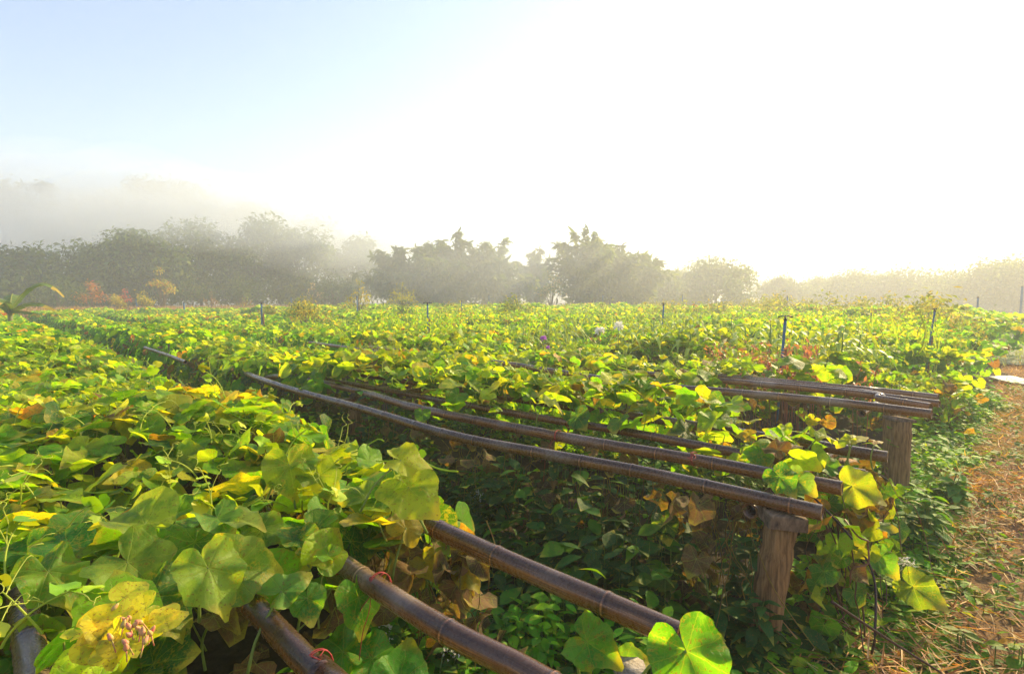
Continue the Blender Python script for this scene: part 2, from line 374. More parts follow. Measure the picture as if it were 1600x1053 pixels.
def build_path():
    X = np.repeat(xs[:, None], 40, 1); Y = path_edge(xs)[:, None] - us[None] ** 1.5 * 14
    Z = .022 + .012 * snoise(X, Y, 5.0) + .012 * snoise(X, Y, 13.0) + .02 * np.minimum(us[None] * 6, 1)
    V = np.stack([X, Y, Z], -1).reshape(-1, 3); b = 40; i = np.arange(len(xs) - 1)[:, None] * b; j = np.arange(b - 1)[None]
    F = np.stack([i + j, i + j + 1, i + b + j + 1, i + b + j], -1).reshape(-1, 4)
    tag(MB().add(V, F[:, ::-1]).build('path', M['path']), kind='structure')
build_path()
def build_verge():
    c = at(1500, 541); n = 40; th = np.linspace(0, 2 * np.pi, n, endpoint=False)
    r = 1 + .16 * np.sin(3 * th) + .1 * np.sin(7 * th + 1)
    V = [(c.x, c.y - .8, .085)] + [(c.x + 7.5 * q * math.cos(t), c.y - .8 + 2.5 * q * math.sin(t), .08) for t, q in zip(th, r)]
    mb = MB().add(V, np.array([(0, 1 + i, 1 + (i + 1) % n) for i in range(n)]))
    tag(mb.build('grass_verge', M['verge']), kind='structure')
    mb = MB(); k = 2600; t = rng.uniform(0, 6.28, k); q = np.sqrt(rng.uniform(0, 1, k))
    P = np.stack([c.x + 7.4 * q * np.cos(t), c.y - .8 + 2.4 * q * np.sin(t), np.full(k, .07)], 1)
    T = np.stack([rng.normal(0, .5, k), rng.normal(0, .5, k), np.ones(k)], 1); N = rng.normal(0, 1, (k, 3)); N[:, 2] *= .2
    scatter(mb, STRAP, P, T, N, rng.uniform(.08, .2, k), np.array((.30, .36, .16)) * rng.uniform(.7, 1.3, (k, 1)))
    tag(mb.build('grass', M['straw']), 'short pale grass on the sunlit patch beside the path', 'grass', kind='stuff')
build_verge()

# ------------------------------------------------------------------ vine rows
#        near edge X, far edge X, start Y, end Y
BEDS = [(-.75, 1.22, 1.55, 44), (2.28, 3.55, 2.4, 44), (4.74, 6.05, 1.9, 44), (7.2, 8.5, .75, 44)]
x = 9.7
while x < 33: BEDS.append((x, x + 1.35, .9 + .5 * math.sin(x), 44)); x += 2.5
ORD = ['', 'second', 'third', 'fourth', 'fifth', 'sixth', 'seventh', 'eighth', 'ninth', 'tenth', 'eleventh', 'twelfth', 'thirteenth', 'fourteenth']

def cover(b, X, Y):
    if b == 1:   # patchy vines over the bare poles
        c = np.clip((Y - 2.2 + .45 * (X - 2.3)) / .8, 0, 1)
        c = np.maximum(c, np.exp(-(((X - 3.25) / .36) ** 2 + ((Y - 1.95) / .45) ** 2)) * 1.8)
        c = np.maximum(c, np.exp(-(((X - 2.9) / .36) ** 2 + ((Y - .92) / .15) ** 2)) * .8)
        c = np.where((X < 2.36) & (Y < 10.5), c * np.clip((Y - 4.0) / 2, 0, 1), c)
        c = np.where((X < 2.6) & (Y < 4.5), c * .4, c)
        return c
    if b == 0:
        return np.clip((Y - 1.5 - .25 * np.clip(X - .1, 0, 1.2) * 0 + .12 * snoise(X, Y, 6)) / .3, 0, 1)
    if b == 2:
        c = np.clip((Y - 1.55 - .3 * snoise(X, Y, 3)) / .5, 0, 1)
        return np.where((X < 4.86) & (Y < 5), c * .4, c)
    return np.clip((Y - BEDS[b][2] + .3) / .4, 0, 1)

def canopy_z(b, X, Y):
    base = .74 + .05 * snoise(X + 9 * b, Y, 2.2) + .06 * snoise(X, Y + 5 * b, .8)
    if b in (1, 2): base = base + .05
    if b == 1: base = base + .15 * np.exp(-(((X - 3.25) / .3) ** 2 + ((Y - 1.95) / .4) ** 2))
    if b == 0: base = base + .07 * np.exp(-((Y - 3.2) / 1.6) ** 2) + .03
    if b > 2: base = base + .07 * snoise(X + 3 * b, Y, 1.3) + .05 * snoise(X, Y + 2 * b, 3.1)
    if b > 4: base = base + .04 * min(b - 4, 5)
    return base

def bed_leaves(b):
    x0, x1, y0, y1 = BEDS[b]; w = x1 - x0
    out = {'hi': MB(), 'mid': MB(), 'low': MB()}; pet = []
    zones = [(-.2, 4, 'near'), (4, 9, 'nearmid'), (9, 18, 'mid'), (18, 48, 'far')]
    for ya, yb, z in zones:
        ya = max(ya, y0 - .5 if b else 1.2) if b != 1 else max(ya, .6)
        yb = min(yb, y1)
        if yb <= ya: continue
        dx = max(x0 - .3, 0); dist = math.hypot(dx, max(ya, 0))
        size = .092 if dist < 4.5 else .108 if dist < 10 else .112 if dist < 20 else .14
        dens = 1.25 * {0: 2.9}.get(b, 2.6) / (size * size * 2.0)
        if dist > 9: dens *= .8
        hangL, hangR = (.45, .55)
        per = w + hangL + hangR
        k = int(dens * per * (yb - ya)); k = min(k, 34000)
        s = rng.uniform(-hangL, w + hangR, k); Y = rng.uniform(ya, yb, k)
        side = np.where(s < 0, -1, np.where(s > w, 1, 0)); over = np.where(s < 0, -s, np.where(s > w, s - w, 0))
        X = x0 + np.clip(s, 0, w); c = cover(b, X, Y)
        keep = (rng.uniform(0, 1, k) < c) & ((side == 0) | (rng.uniform(0, 1, k) < 1.0 - .75 * over / .55))
        s, Y, side, over, X = [a[keep] for a in (s, Y, side, over, X)]; k = len(X)
        if k == 0: continue
        edge = np.clip(np.minimum(X - x0, x1 - X) / .22, 0, 1)
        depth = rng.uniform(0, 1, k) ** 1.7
        Z = canopy_z(b, X, Y) - .07 * (1 - edge) - depth * .17
        bulge = .10 * np.sin(np.clip(over / .5, 0, 1) * np.pi) + .05 * rng.normal(0, 1, k) + .06 * (over > 0)
        X = X + side * bulge + rng.normal(0, .02, k); Z = np.where(side != 0, Z - over * 1.05, Z); Z = np.maximum(Z, .12)
        N = np.stack([rng.normal(.12, .55, k) + side * 1.0, rng.normal(-.05, .55, k), np.where(side == 0, 1.0, .45)], 1)
        yaw = rng.uniform(0, 6.28, k); T = np.stack([np.cos(yaw) + side * .4, np.sin(yaw), np.where(side == 0, -.1, -1.0)], 1)
        S = size * rng.uniform(.55, 1.25, k) * (1.0 if b else 1.0)
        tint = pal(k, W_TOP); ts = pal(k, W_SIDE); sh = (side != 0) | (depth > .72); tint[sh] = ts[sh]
        pn = snoise(X, Y, 1.9); warm = (pn > 1.1) & (rng.uniform(0, 1, k) < .55) & ~sh
        tint[warm] = pal(int(warm.sum()), [0, .1, .25, .3, .25, .14, .06, 0])
        d = np.sqrt(X ** 2 + Y ** 2 + (CAM_H - Z) ** 2)
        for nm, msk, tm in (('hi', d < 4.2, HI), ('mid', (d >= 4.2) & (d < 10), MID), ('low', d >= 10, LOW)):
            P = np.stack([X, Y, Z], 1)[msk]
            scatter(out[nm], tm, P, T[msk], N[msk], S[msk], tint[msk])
            if nm == 'hi': pet += list(zip(P, N[msk]))
    return out, pet

def curl(p, direction, length, turns, r, tight=.02, n=26):
    """a tendril: a rising shoot that ends in a curl"""
    p = np.array(p, float); d = norm(np.array(direction, float)); sd = norm(np.cross(d, rng.normal(0, 1, 3))); t = np.linspace(0, 1, n)
    up = np.array([0, 0, 1.]); P = p + d * (length * t)[:, None] + sd * (length * .35 * t ** 2)[:, None] - up * (length * .25 * t ** 2.5)[:, None]
    e = np.clip((t - .55) / .45, 0, 1); a = e * turns * 6.28
    P += (sd[None] * (np.cos(a) - 1)[:, None] + np.cross(d, sd)[None] * np.sin(a)[:, None]) * (tight * (1 - .5 * e))[:, None]
    return P

def vine_row(b):
    x0, x1, y0, y1 = BEDS[b]
    lab = {0: 'wide gourd vine row with the largest mottled leaves, nearest the camera',
           1: 'patchy vine row half baring its bamboo poles, behind the nearest row',
           2: 'vine row above the stacked grey bamboo pole ends on the thick post',
           3: 'vine row whose rounded leafy end bulges toward the dirt path'}.get(b) or \
        f'low sunlit vine row, {ORD[b - 2]} behind the row with stacked pole ends'
    t = thing('vine_row', (x0 + .6, max(y0, 1), 0), lab, 'vine row', 'vine rows of the field')
    leaves, pet = bed_leaves(b)
    big = MB()
    for k in ('hi', 'mid'):
        m = leaves[k]
        if m.n: off = big.n; [None]; big.v += m.v; big.t += m.t; big.u += m.u; big.f += [f + off for f in m.f]; big.sizes += m.sizes; big.n += m.n
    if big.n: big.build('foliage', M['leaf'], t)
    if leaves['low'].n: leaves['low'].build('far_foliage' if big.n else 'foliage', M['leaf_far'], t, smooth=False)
    # stalks, runners and tendrils
    sm = MB()
    for p, n_ in pet:
        if rng.uniform() < .5: continue
        p = np.array(p); q = p + np.array([rng.normal(0, .05), rng.normal(0, .05), -rng.uniform(.08, .2)])
        tube(sm, [p, (p + q) / 2 + rng.normal(0, .012, 3), q], [.0022, .0026, .003], 4, (.22, .27, .05), cap=False)
    ymax = 12 if b < 3 else 16 if b < 9 else 0
    nr = 60 if b == 0 else 34
    for _ in range(nr if ymax else 0):
        y = rng.uniform(y0 + .1, ymax); x = rng.uniform(x0, x1); a = rng.uniform(0, 6.28); P = []
        for i in range(9):
            a += rng.normal(0, .35); x += .09 * math.cos(a); y += .09 * math.sin(a); xx = min(max(x, x0 - .1), x1 + .1)
            P.append((xx, max(y, y0), float(canopy_z(b, np.array(xx), np.array(y))) - .03 + rng.normal(0, .02)))
        tube(sm, spline(P, 18), .0035, 5, PAL[2] * rng.uniform(.6, 1.1), cap=False)
    if sm.n: tag(sm.build('runner_stem', M['stem'], t), kind='stuff')
    td = MB(); nt = {0: 170, 1: 230, 2: 240, 3: 220}.get(b, 170 if b < 9 else 0)
    for _ in range(nt):
        y = y0 + (ymax + 4 - y0) * rng.uniform() ** 1.7 if b else y0 + 9 * rng.uniform() ** 1.5; x = rng.uniform(x0, x1)
        if rng.uniform() > cover(b, np.array(x), np.array(y)): continue
        z = float(canopy_z(b, np.array(x), np.array(y))) - .04; base = np.array((x, y, z))
        L = rng.uniform(.1, .26) * (1.5 if b > 2 and rng.uniform() < .4 else 1); lean = np.array((rng.normal(0, .6), rng.normal(0, .6), 1.0)); c = (.40, .48, .05)
        P = curl(base, lean, L, 0, .003, .012); tube(td, P, np.linspace(.0034, .0016, len(P)), 5, c, cap=False)
        tip = P[-1]
        for _ in range(rng.integers(1, 4)):
            Q = curl(P[rng.integers(14, 25)], lean + rng.normal(0, 1.1, 3), rng.uniform(.06, .2), rng.uniform(.6, 2.5), .001, .012)
            tube(td, Q, np.linspace(.0016, .0009, len(Q)), 4, (.46, .52, .08), cap=False)
        k = 3; scatter(td, MID, np.repeat(tip[None], k, 0) + rng.normal(0, .012, (k, 3)), rng.normal(0, 1, (k, 3)), rng.normal(0, .5, (k, 3)) + (.3, 0, .8), rng.uniform(.02, .045, k), pal(k, [0, .2, .4, .4, 0, 0, 0, 0]))
    if td.n: tag(td.build('tendril', M['stem'], t), kind='stuff')
    # withered leaves hanging in the shade below
    if b < 4:
        dm = MB(); k = {0: 330, 1: 190, 2: 160, 3: 100}[b]
        Y = y0 - (.2 if b != 1 else 1.5) + 8 * rng.uniform(0, 1, k) ** 1.6; sd = rng.uniform(0, 1, k) < .6
        X = np.where(sd, (x1 if b == 0 else x0) + rng.normal(0, .07, k), rng.uniform(x0, x1, k)); Z = rng.uniform(.15, .62, k)
        scatter(dm, MID, np.stack([X, Y, Z], 1), np.stack([rng.normal(0, .5, k), rng.normal(0, .5, k), -np.ones(k)], 1), rng.normal(0, 1, (k, 3)), rng.uniform(.04, .1, k),
                np.array((.15, .085, .035)) * rng.uniform(.4, 1.5, (k, 1)), zs=(1.5, 3.5))
        for _ in range(90):
            y = y0 - (.2 if b != 1 else 1.6) + 6 * rng.uniform() ** 1.5; x = (x1 if b == 0 else x0) + rng.normal(0, .08); z = rng.uniform(.45, .66); P = [(x, y, z)]
            for i in range(5): x += rng.normal(0, .025); y += rng.normal(0, .04); z -= rng.uniform(.04, .12); P.append((x, y, max(z, .03)))
            tube(dm, spline(P, 12), .0022, 4, np.array((.17, .095, .04)) * rng.uniform(.5, 1.4), cap=False)
        tag(dm.build('withered_foliage', M['dry'], t), kind='stuff')
    return t
rows = [vine_row(b) for b in range(len(BEDS))]

# single large leaves one can tell apart on the nearest row: px, py, z, width m, tip angle in the picture (deg, 0 right, 90 up), facing, colour
HERO = [(88, 905, .80, .19, -70, .45, (.13, .22, .025)), (215, 890, .80, .20, -45, .55, (.16, .22, .03)), (250, 945, .74, .20, -60, .5, (.06, .14, .025)),
        (335, 905, .82, .19, -75, .6, (.27, .32, .05)), (382, 890, .80, .19, 10, .7, (.22, .26, .035)), (205, 815, .86, .22, -170, .15, (.30, .32, .04)),
        (452, 915, .76, .12, 60, .5, (.12, .24, .05)), (482, 945, .70, .11, -80, .6, (.08, .20, .035)), (500, 840, .78, .17, -40, .6, (.08, .16, .025)),
        (460, 835, .80, .12, 100, .4, (.11, .2, .03)), (345, 815, .84, .15, -80, .3, (.15, .26, .05)), (420, 830, .80, .14, -20, .5, (.12, .19, .02)),
        (383, 812, .84, .12, 5, .1, (.33, .34, .07)), (300, 860, .78, .15, -100, .5, (.09, .17, .02)), (265, 800, .84, .13, 170, .2, (.10, .21, .03)),
        (455, 740, .88, .20, -80, .75, (.22, .25, .025)), (505, 752, .84, .18, -60, .6, (.16, .21, .02)), (480, 715, .92, .14, 40, .5, (.14, .24, .03)),
        (640, 720, 1.0, .15, 0, .35, (.40, .37, .025)), (650, 772, .88, .20, -50, .7, (.33, .35, .03)), (600, 775, .84, .15, -140, .5, (.09, .19, .02)),
        (560, 775, .82, .15, 180, .4, (.18, .24, .03)), (640, 815, .74, .14, 60, .8, (.36, .24, .03)), (625, 840, .68, .13, -110, .8, (.16, .10, .035)),
        (668, 885, .52, .12, -60, .85, (.33, .25, .04)), (732, 900, .50, .12, -60, .6, (.36, .27, .03)), (700, 855, .58, .09, -10, .4, (.18, .28, .05)),
        (540, 930, .52, .17, -85, .9, (.14, .15, .03)), (25, 930, .62, .20, -120, .6, (.14, .08, .05)), (345, 965, .66, .11, -10, .3, (.14, .08, .03)),
        (105, 1035, .62, .26, 15, .6, (.07, .16, .03)), (240, 1045, .55, .2, -30, .6, (.05, .14, .03)), (20, 985, .55, .25, -60, .6, (.03, .08, .02)),
        (565, 1025, .42, .18, 170, .5, (.09, .24, .03)), (628, 1045, .42, .19, 80, .6, (.09, .25, .03)), (520, 1020, .45, .17, 200, .5, (.08, .2, .03)),
        (930, 1010, .62, .14, -40, .75, (.10, .24, .03)), (985, 1035, .55, .11, 20, .6, (.12, .25, .05)), (1085, 1045, .76, .19, -68, .85, (.10, .25, .03)),
        (90, 850, .80, .16, 175, .2, (.05, .17, .03)), (30, 860, .78, .15, 170, .2, (.06, .17, .03)), (170, 935, .70, .14, -80, .5, (.09, .06, .03))]
def hero_leaves(root, lst, length=True):
    for px, py, z, w, ang, face, col in lst:
        p = at(px, py, z); v = (Vector((0, 0, CAM_H)) - p).normalized()
        n = (UP * (1 - face) + v * face + Vector(rng.normal(0, .08, 3))).normalized()
        sx, sy = math.cos(R(ang)), math.sin(R(ang)); rv = Mc @ Vector((1, 0, 0)); uv = Mc @ Vector((0, 1, 0))
        t = rv * sx + uv * sy; S = w / 1.72
        t = (t - n * t.dot(n)).normalized()
        mb = MB(); o0 = p - t * S * .3
        scatter(mb, [HERO_T[rng.integers(0, 6)]], [o0], [t], [n], [S], [np.array(col) * ((.95, 1.15, .9) if col[0] > .2 else (1.25, 1.35, .8))], zs=(1.0, 1.8))
        q = np.array(o0) + np.array((rng.normal(0, .04), rng.normal(0, .04) + .03, -.16)); pp = np.array(o0)
        st = MB(); tube(st, spline([pp, (pp + q) / 2 - np.array(t) * .02, q], 8), np.linspace(.003, .0042, 8), 6, (.2, .27, .06))
        lf = mb.build('leaf', M['dry'] if col[0] > col[1] * 1.4 and col[0] < .2 else M['leaf'], root)
        st.build('leaf_stalk', M['stem'], lf)
hero_leaves(rows[0], HERO)
HERO2 = [(1225, 752, .74, .15, -60, .7, (.05, .16, .035)), (1252, 755, .72, .14, -55, .5, (.14, .24, .08)), (1208, 700, .78, .14, 120, .4, (.16, .07, .03)), (1240, 700, .76, .11, 30, .4, (.22, .09, .04)),
         (1165, 680, .78, .10, 150, .4, (.38, .20, .03)), (1190, 715, .72, .15, -70, .6, (.10, .20, .05)), (1290, 680, .84, .13, -20, .2, (.38, .35, .03)), (1275, 715, .74, .12, -70, .6, (.28, .33, .04)),
         (1300, 730, .70, .13, -40, .4, (.09, .24, .04)), (1345, 765, .66, .20, -35, .7, (.28, .30, .03)), (1350, 815, .48, .13, -70, .8, (.36, .17, .02)), (1375, 822, .46, .13, -40, .3, (.20, .26, .14)),
         (1340, 685, .80, .10, 0, .2, (.42, .36, .03)), (1370, 690, .76, .06, 0, .2, (.40, .18, .03)), (1320, 690, .78, .10, 180, .3, (.34, .36, .03)), (1440, 925, .20, .20, -40, .8, (.12, .18, .04)),
         (860, 630, .86, .16, -20, .2, (.34, .36, .03)), (905, 655, .74, .17, -60, .7, (.04, .13, .03)), (1040, 825, .45, .15, -80, .8, (.05, .11, .03)), (1085, 880, .40, .12, -110, .7, (.13, .07, .04)),
         (1380, 880, .36, .14, -60, .6, (.10, .24, .05)), (1295, 890, .35, .14, -50, .5, (.14, .2, .06)), (660, 650, .70, .12, -90, .6, (.08, .2, .03)), (480, 605, .72, .13, 0, .2, (.14, .24, .04))]
hero_leaves(rows[1], HERO2)

# ------------------------------------------------------------------ bamboo trellises
def bamboo_pole(name, pts, r, root, seed=0, shade=1.0, nodes=.33):
    """a cane: swollen joints every third of a metre, a hollow cut at each end"""
    gg = np.random.default_rng(seed); P0 = spline(pts, 40); L = np.concatenate([[0], np.cumsum(np.linalg.norm(np.diff(P0, axis=0), axis=1))])
    tot = L[-1]; js = []; s = gg.uniform(.08, nodes)
    while s < tot - .05: js.append(s); s += nodes * gg.uniform(.8, 1.25)
    ss = sorted(set([0, tot] + list(np.linspace(0, tot, max(6, int(tot / .12)))) + [x for j in js for x in (j - .016, j - .005, j, j + .005, j + .016) if 0 < x < tot]))
    P = np.stack([np.interp(ss, L, P0[:, i]) for i in range(3)], 1); rad = []; tn = []
    for x in ss:
        dj = min([abs(x - j) for j in js] + [9]); k = 1 + (.075 if dj < .001 else .045 if dj < .01 else 0)
        rad.append(r * k * (1 - .06 * x / tot)); tn.append(np.array((1.0, 1, 1)) * min(shade * 1.35, 2.1) * (2.6 if dj < .001 else .5 if dj < .008 else 1))
    mb = MB(); tube(mb, P, rad, 16, np.array(tn), cap=False)
    o = mb.build(name, M['bamboo'], root)
    for e, dirn in ((0, P[0] - P[1]), (-1, P[-1] - P[-2])):
        cap = MB(); dn = norm(dirn); c = P[e]; A = norm(np.cross(dn, (0, 0, 1.))); B = np.cross(dn, A); th = np.linspace(0, 6.283, 16, endpoint=False)
        rg = lambda q, back: c - dn * back + rad[e] * q * (np.cos(th)[:, None] * A + np.sin(th)[:, None] * B)
        V = np.vstack([rg(1.001, 0), rg(.72, -.001), rg(.70, .06), (c - dn * .06)[None]]); j = np.arange(16); k = (j + 1) % 16
        tt = np.vstack([np.tile((6, 6, 6.), (32, 1)), np.tile((.3, .3, .3), (17, 1))])
        cap.add(V, [np.stack([j, k, k + 16, j + 16], 1), np.stack([j + 16, k + 16, k + 32, j + 32], 1), np.stack([j + 32, k + 32, np.full(16, 48)], 1)], tt)
        cap.build('cut_end', M['bamboo'], o)
    return o
def wood_post(root, x, y, h, r, lean=(0, 0), block=None, sink=-.05):
    gg = np.random.default_rng(abs(int(x * 100 + y * 7))); zs = np.linspace(sink, h, 14); seg = 14; th = np.linspace(0, 6.283, seg, endpoint=False)
    prof = 1 + .07 * np.sin(2 * th + gg.uniform(0, 6)) + .05 * np.sin(5 * th + gg.uniform(0, 6)); V = []
    for z in zs:
        q = r * (1.10 - .10 * z / h) * (1 + .03 * gg.normal()); V += [(x + lean[0] * (1 - z / h) + q * p * math.cos(t), y + lean[1] * (1 - z / h) + q * p * math.sin(t), z) for t, p in zip(th, prof)]
    i = np.arange(13)[:, None] * seg; j = np.arange(seg)[None]; F = np.stack([i + j, i + (j + 1) % seg, i + seg + (j + 1) % seg, i + seg + j], -1).reshape(-1, 4)
    mb = MB().add(V, [F, np.arange(seg) + 13 * seg]); o = mb.build('post', M['post'], root)
    if block:
        b = MB(); sx, sy, sz, rz = block; rot = np.array(Matrix.Rotation(rz, 3, 'Z') @ Matrix.Rotation(R(4), 3, 'X'))
        box(b, (x, y, h + sz / 2 - .004), (sx, sy, sz), rot, taper=.95)
        bo = b.build('post_block', M['block'], o, smooth=False)
        bv = bo.modifiers.new('soft', 'BEVEL'); bv.width = .006; bv.segments = 2
    return o
def string_tie(pole, p, r, tail=.16, seed=0):
    gg = np.random.default_rng(seed); p = np.array(p); mb = MB()
    for q in range(2):
        th = np.linspace(0, 6.283, 18); off = (q - 1) * .006
        tube(mb, np.stack([p[0] + (r + .003) * np.cos(th), p[1] + off + .01 * np.sin(th), p[2] + (r + .003) * np.sin(th)], 1), .0013, 5, cap=False)
    for s in (0, 1):
        P = [p + (r * (s - .5), 0, r)]
        for i in range(6): P.append(P[-1] + np.array((gg.normal(0, .012) - .012, gg.normal(0, .015), -tail / 5 * (.2 if i < 1 else 1) * (1 if s else .55))))
        tube(mb, spline(P, 20), .0012, 5)
    mb.build('string_tie', M['string'], pole)
ZP = .68
def pp(lst, z=ZP): return [at(a, b, z) for a, b in lst]
def along(p, Y, dx=0.0, z=None): return Vector((p.x + dx, Y, p.z if z is None else z))

t1 = thing('bamboo_trellis', (1.0, .8, 0), 'dark bamboo trellis end with three bare canes at the bottom edge', 'trellis', 'bamboo trellises under the vines')
a = pp([(1064, 994), (660, 815)]); pa = bamboo_pole('pole', [a[0], a[1], along(a[1], 4.2, -.03), along(a[1], 7.5, 0)], .033, t1, 1, 1.25)
d = a[0] - a[1]
b_ = pp([(830, 1053), (520, 870)]); e = b_[0] + (b_[0] - b_[1]) * .25
pb = bamboo_pole('pole', [e, b_[0], b_[1], along(b_[1], 5, .02)], .030, t1, 2, 1.35)
c_ = pp([(505, 1050), (395, 945)]); e = c_[0] + (c_[0] - c_[1]) * .9
pc = bamboo_pole('pole', [e, c_[0], c_[1], along(c_[1], 5, -.02)], .030, t1, 3, .9)
pd = bamboo_pole('pole', [(.05, .62, ZP), (.02, 5, ZP)], .032, t1, 4); pe = bamboo_pole('pole', [(-.5, .6, ZP), (-.5, 5, ZP)], .032, t1, 5)
q = at(593, 915, ZP); string_tie(pb, q, .033, .22, 1); q = at(527, 876, ZP); string_tie(pb, q, .033, .03, 2); q = at(497, 1040, ZP); string_tie(pc, q, .030, .05, 3)
wp = at(1003, 1040, .55); w1 = wood_post(t1, wp.x - .03, wp.y + .02, .56, .045, lean=(.10, -.02)); w1.data.materials[0] = M['pale']
for y in (3.6, 6.6, 9.6): wood_post(t1, 1.16, y, .63, .05)
wood_post(t1, -.5, .75, .58, .05)

t2 = thing('bamboo_trellis', (2.23, .72, 0), 'long dark bamboo trellis whose front cane rests on a blocked post', 'trellis', 'bamboo trellises under the vines')
bp = pp([(1285, 801), (1140, 768), (1000, 737), (850, 709), (700, 679), (560, 637), (460, 610), (400, 590), (370, 578)])
q1 = bamboo_pole('pole', bp[:-1] + pp([(385, 583)], .64), .031, t2, 11, 1.0)
bamboo_pole('pole', pp([(290, 566), (262, 555), (226, 543)], .66), .026, t2, 17, 1.0)
bp2 = pp([(1316, 763), (1100, 721), (870, 681), (650, 637), (560, 611), (450, 589)], .69); q2 = bamboo_pole('pole', bp2 + [along(bp2[-1], 7, 0, .5)], .032, t2, 12, 1.2)
bp3 = pp([(1352, 742), (1130, 703), (960, 671), (800, 645)], .68); q3 = bamboo_pole('pole', bp3 + [along(bp3[-1], 7, 0, .58)], .026, t2, 13, 1.1)
bp4 = pp([(1387, 714), (1200, 684), (1030, 656), (800, 622)], .68); q4 = bamboo_pole('pole', bp4 + [along(bp4[-1], 7, 0, .6)], .031, t2, 14, 1.0)
bamboo_pole('crossbar', [(2.27, .84, .605), (3.62, .84, .605)], .034, t2, 15)
bamboo_pole('crossbar', [(2.15, 4.3, .605), (3.62, 4.3, .605)], .034, t2, 16)
pw = at(1222, 815, .60)
wood_post(t2, pw.x, pw.y, .595, .058, lean=(-.055, .055), block=(.15, .15, .055, R(38)))
wood_post(t2, 3.50, .76, .57, .06)
for y in (4.3, 7.3, 10.3, 13.5): wood_post(t2, 2.32, y, .60, .065)
string_tie(q2, at(873, 682, .69), .036, .3, 4); string_tie(q2, at(1085, 718, .69), .036, .02, 5)

t3 = thing('bamboo_trellis', (4.72, .75, 0), 'grey bamboo trellis with four stacked cane ends on thick post', 'trellis', 'bamboo trellises under the vines')
bq = pp([(1456, 647), (1300, 628), (1130, 612), (1010, 602), (870, 581), (780, 567)], .70); bamboo_pole('pole', bq + [along(bq[-1], 8, 0)], .034, t3, 21, 2.2)
bq = pp([(1454, 636), (1370, 622), (1292, 610)], .72); bamboo_pole('pole', bq + [along(bq[-1], 5, .1, .64)], .030, t3, 22, 2.4)
bq = pp([(1468, 631), (1370, 618), (1286, 606)], .70); bamboo_pole('pole', bq + [along(bq[-1], 5, .25, .64)], .028, t3, 23, 2.4)
bq = pp([(1466, 621), (1370, 610), (1270, 601)], .71); bamboo_pole('pole', bq + [along(bq[-1], 5, .3, .64)], .028, t3, 24, 2.4)
p2 = at(1405, 655, .64); wood_post(t3, p2.x, p2.y, .635, .078, block=(.13, .17, .022, R(45)))
wood_post(t3, 5.95, .95, .60, .06)
bamboo_pole('crossbar', [(4.9, .98, .60), (6.0, .98, .60)], .03, t3, 25)
bq = pp([(620, 553), (760, 563)], .68); bamboo_pole('pole', bq[::-1] + [along(bq[0], bq[0].y + 3)], .03, t3, 26, 1.8)
for y in (3.9, 7.2, 10.5): wood_post(t3, 4.82, y, .62, .06)

# ------------------------------------------------------------------ weeds between the rows
def weed_mass(name, label, k, fx, fy, zf, size, w, tm=OVAL, kind='stuff', tone=(.62, .66, 1), mats='weed'):  # default tone darkens the colours to paint in the aisle shade
    mb = MB(); X, Y = fx(k), fy(k); k = len(X)
    for _ in range(3):
        pass
    hh0 = zf
    zf = lambda x, y: hh0(x, y) * np.where((np.hypot(x - pw.x, y - pw.y) < .42) | ((np.abs(x - y - (pw.x - pw.y)) < .22) & (y < pw.y + .1) & (y > 0)), .3, 1)
    nl = 7; Xr = np.repeat(X, nl); Yr = np.repeat(Y, nl); h = np.repeat(zf(X, Y), nl) * np.tile(np.linspace(.25, 1, nl), k); a = np.tile(np.arange(nl) * 2.4, k) + np.repeat(rng.uniform(0, 6, k), nl)
    lean = np.repeat(rng.normal(0, .25, (k, 2)), nl, 0)
    P = np.stack([Xr + lean[:, 0] * h + .01 * np.cos(a), Yr + lean[:, 1] * h + .01 * np.sin(a), h], 1)
    T = np.stack([np.cos(a), np.sin(a), rng.normal(.15, .35, k * nl)], 1); N = np.stack([rng.normal(0, .3, k * nl), rng.normal(0, .3, k * nl), np.ones(k * nl)], 1)
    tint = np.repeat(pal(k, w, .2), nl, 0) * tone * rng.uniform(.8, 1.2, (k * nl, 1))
    scatter(mb, tm, P, T, N, size * rng.uniform(.55, 1.3, k * nl), tint)
    for x, y, hh in zip(X, Y, zf(X, Y)):
        if math.hypot(x, y) < 5: tube(mb, [(x, y, 0), (x, y, hh)], .002, 4, (.12, .2, .05), cap=False)
    return tag(mb.build(name, M[mats], None), label, 'weeds', kind=kind)
U = lambda a, b: (lambda k: rng.uniform(a, b, k))
W_WEED = [.25, .06, .01, .0, 0, 0, .0, .68]  # mostly deep green, with aisle shade put into the mix
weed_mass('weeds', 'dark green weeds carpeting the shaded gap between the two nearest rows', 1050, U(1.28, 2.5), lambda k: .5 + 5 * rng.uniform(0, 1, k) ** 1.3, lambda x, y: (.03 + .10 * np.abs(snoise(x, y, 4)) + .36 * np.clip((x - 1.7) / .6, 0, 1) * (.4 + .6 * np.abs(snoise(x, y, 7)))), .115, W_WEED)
weed_mass('weeds', 'weeds and leaves below the bare canes at the bottom edge', 1300, U(-.6, 1.75), U(.45, 1.9), lambda x, y: .03 + .13 * np.abs(snoise(x, y, 5)), .07, [.5, .38, .05, .0, 0, 0, .0, .07], tone=(.9, 1.05, 1))  # brighter mix and tone paint in the light below the canes
weed_mass('weeds', 'sunlit weeds in the gap before the stacked bamboo ends', 1500, U(3.5, 4.8), lambda k: .4 + 5 * rng.uniform(0, 1, k), lambda x, y: .05 + .22 * np.abs(snoise(x, y, 4)), .07, [.35, .35, .1, .02, 0, 0, 0, .2])
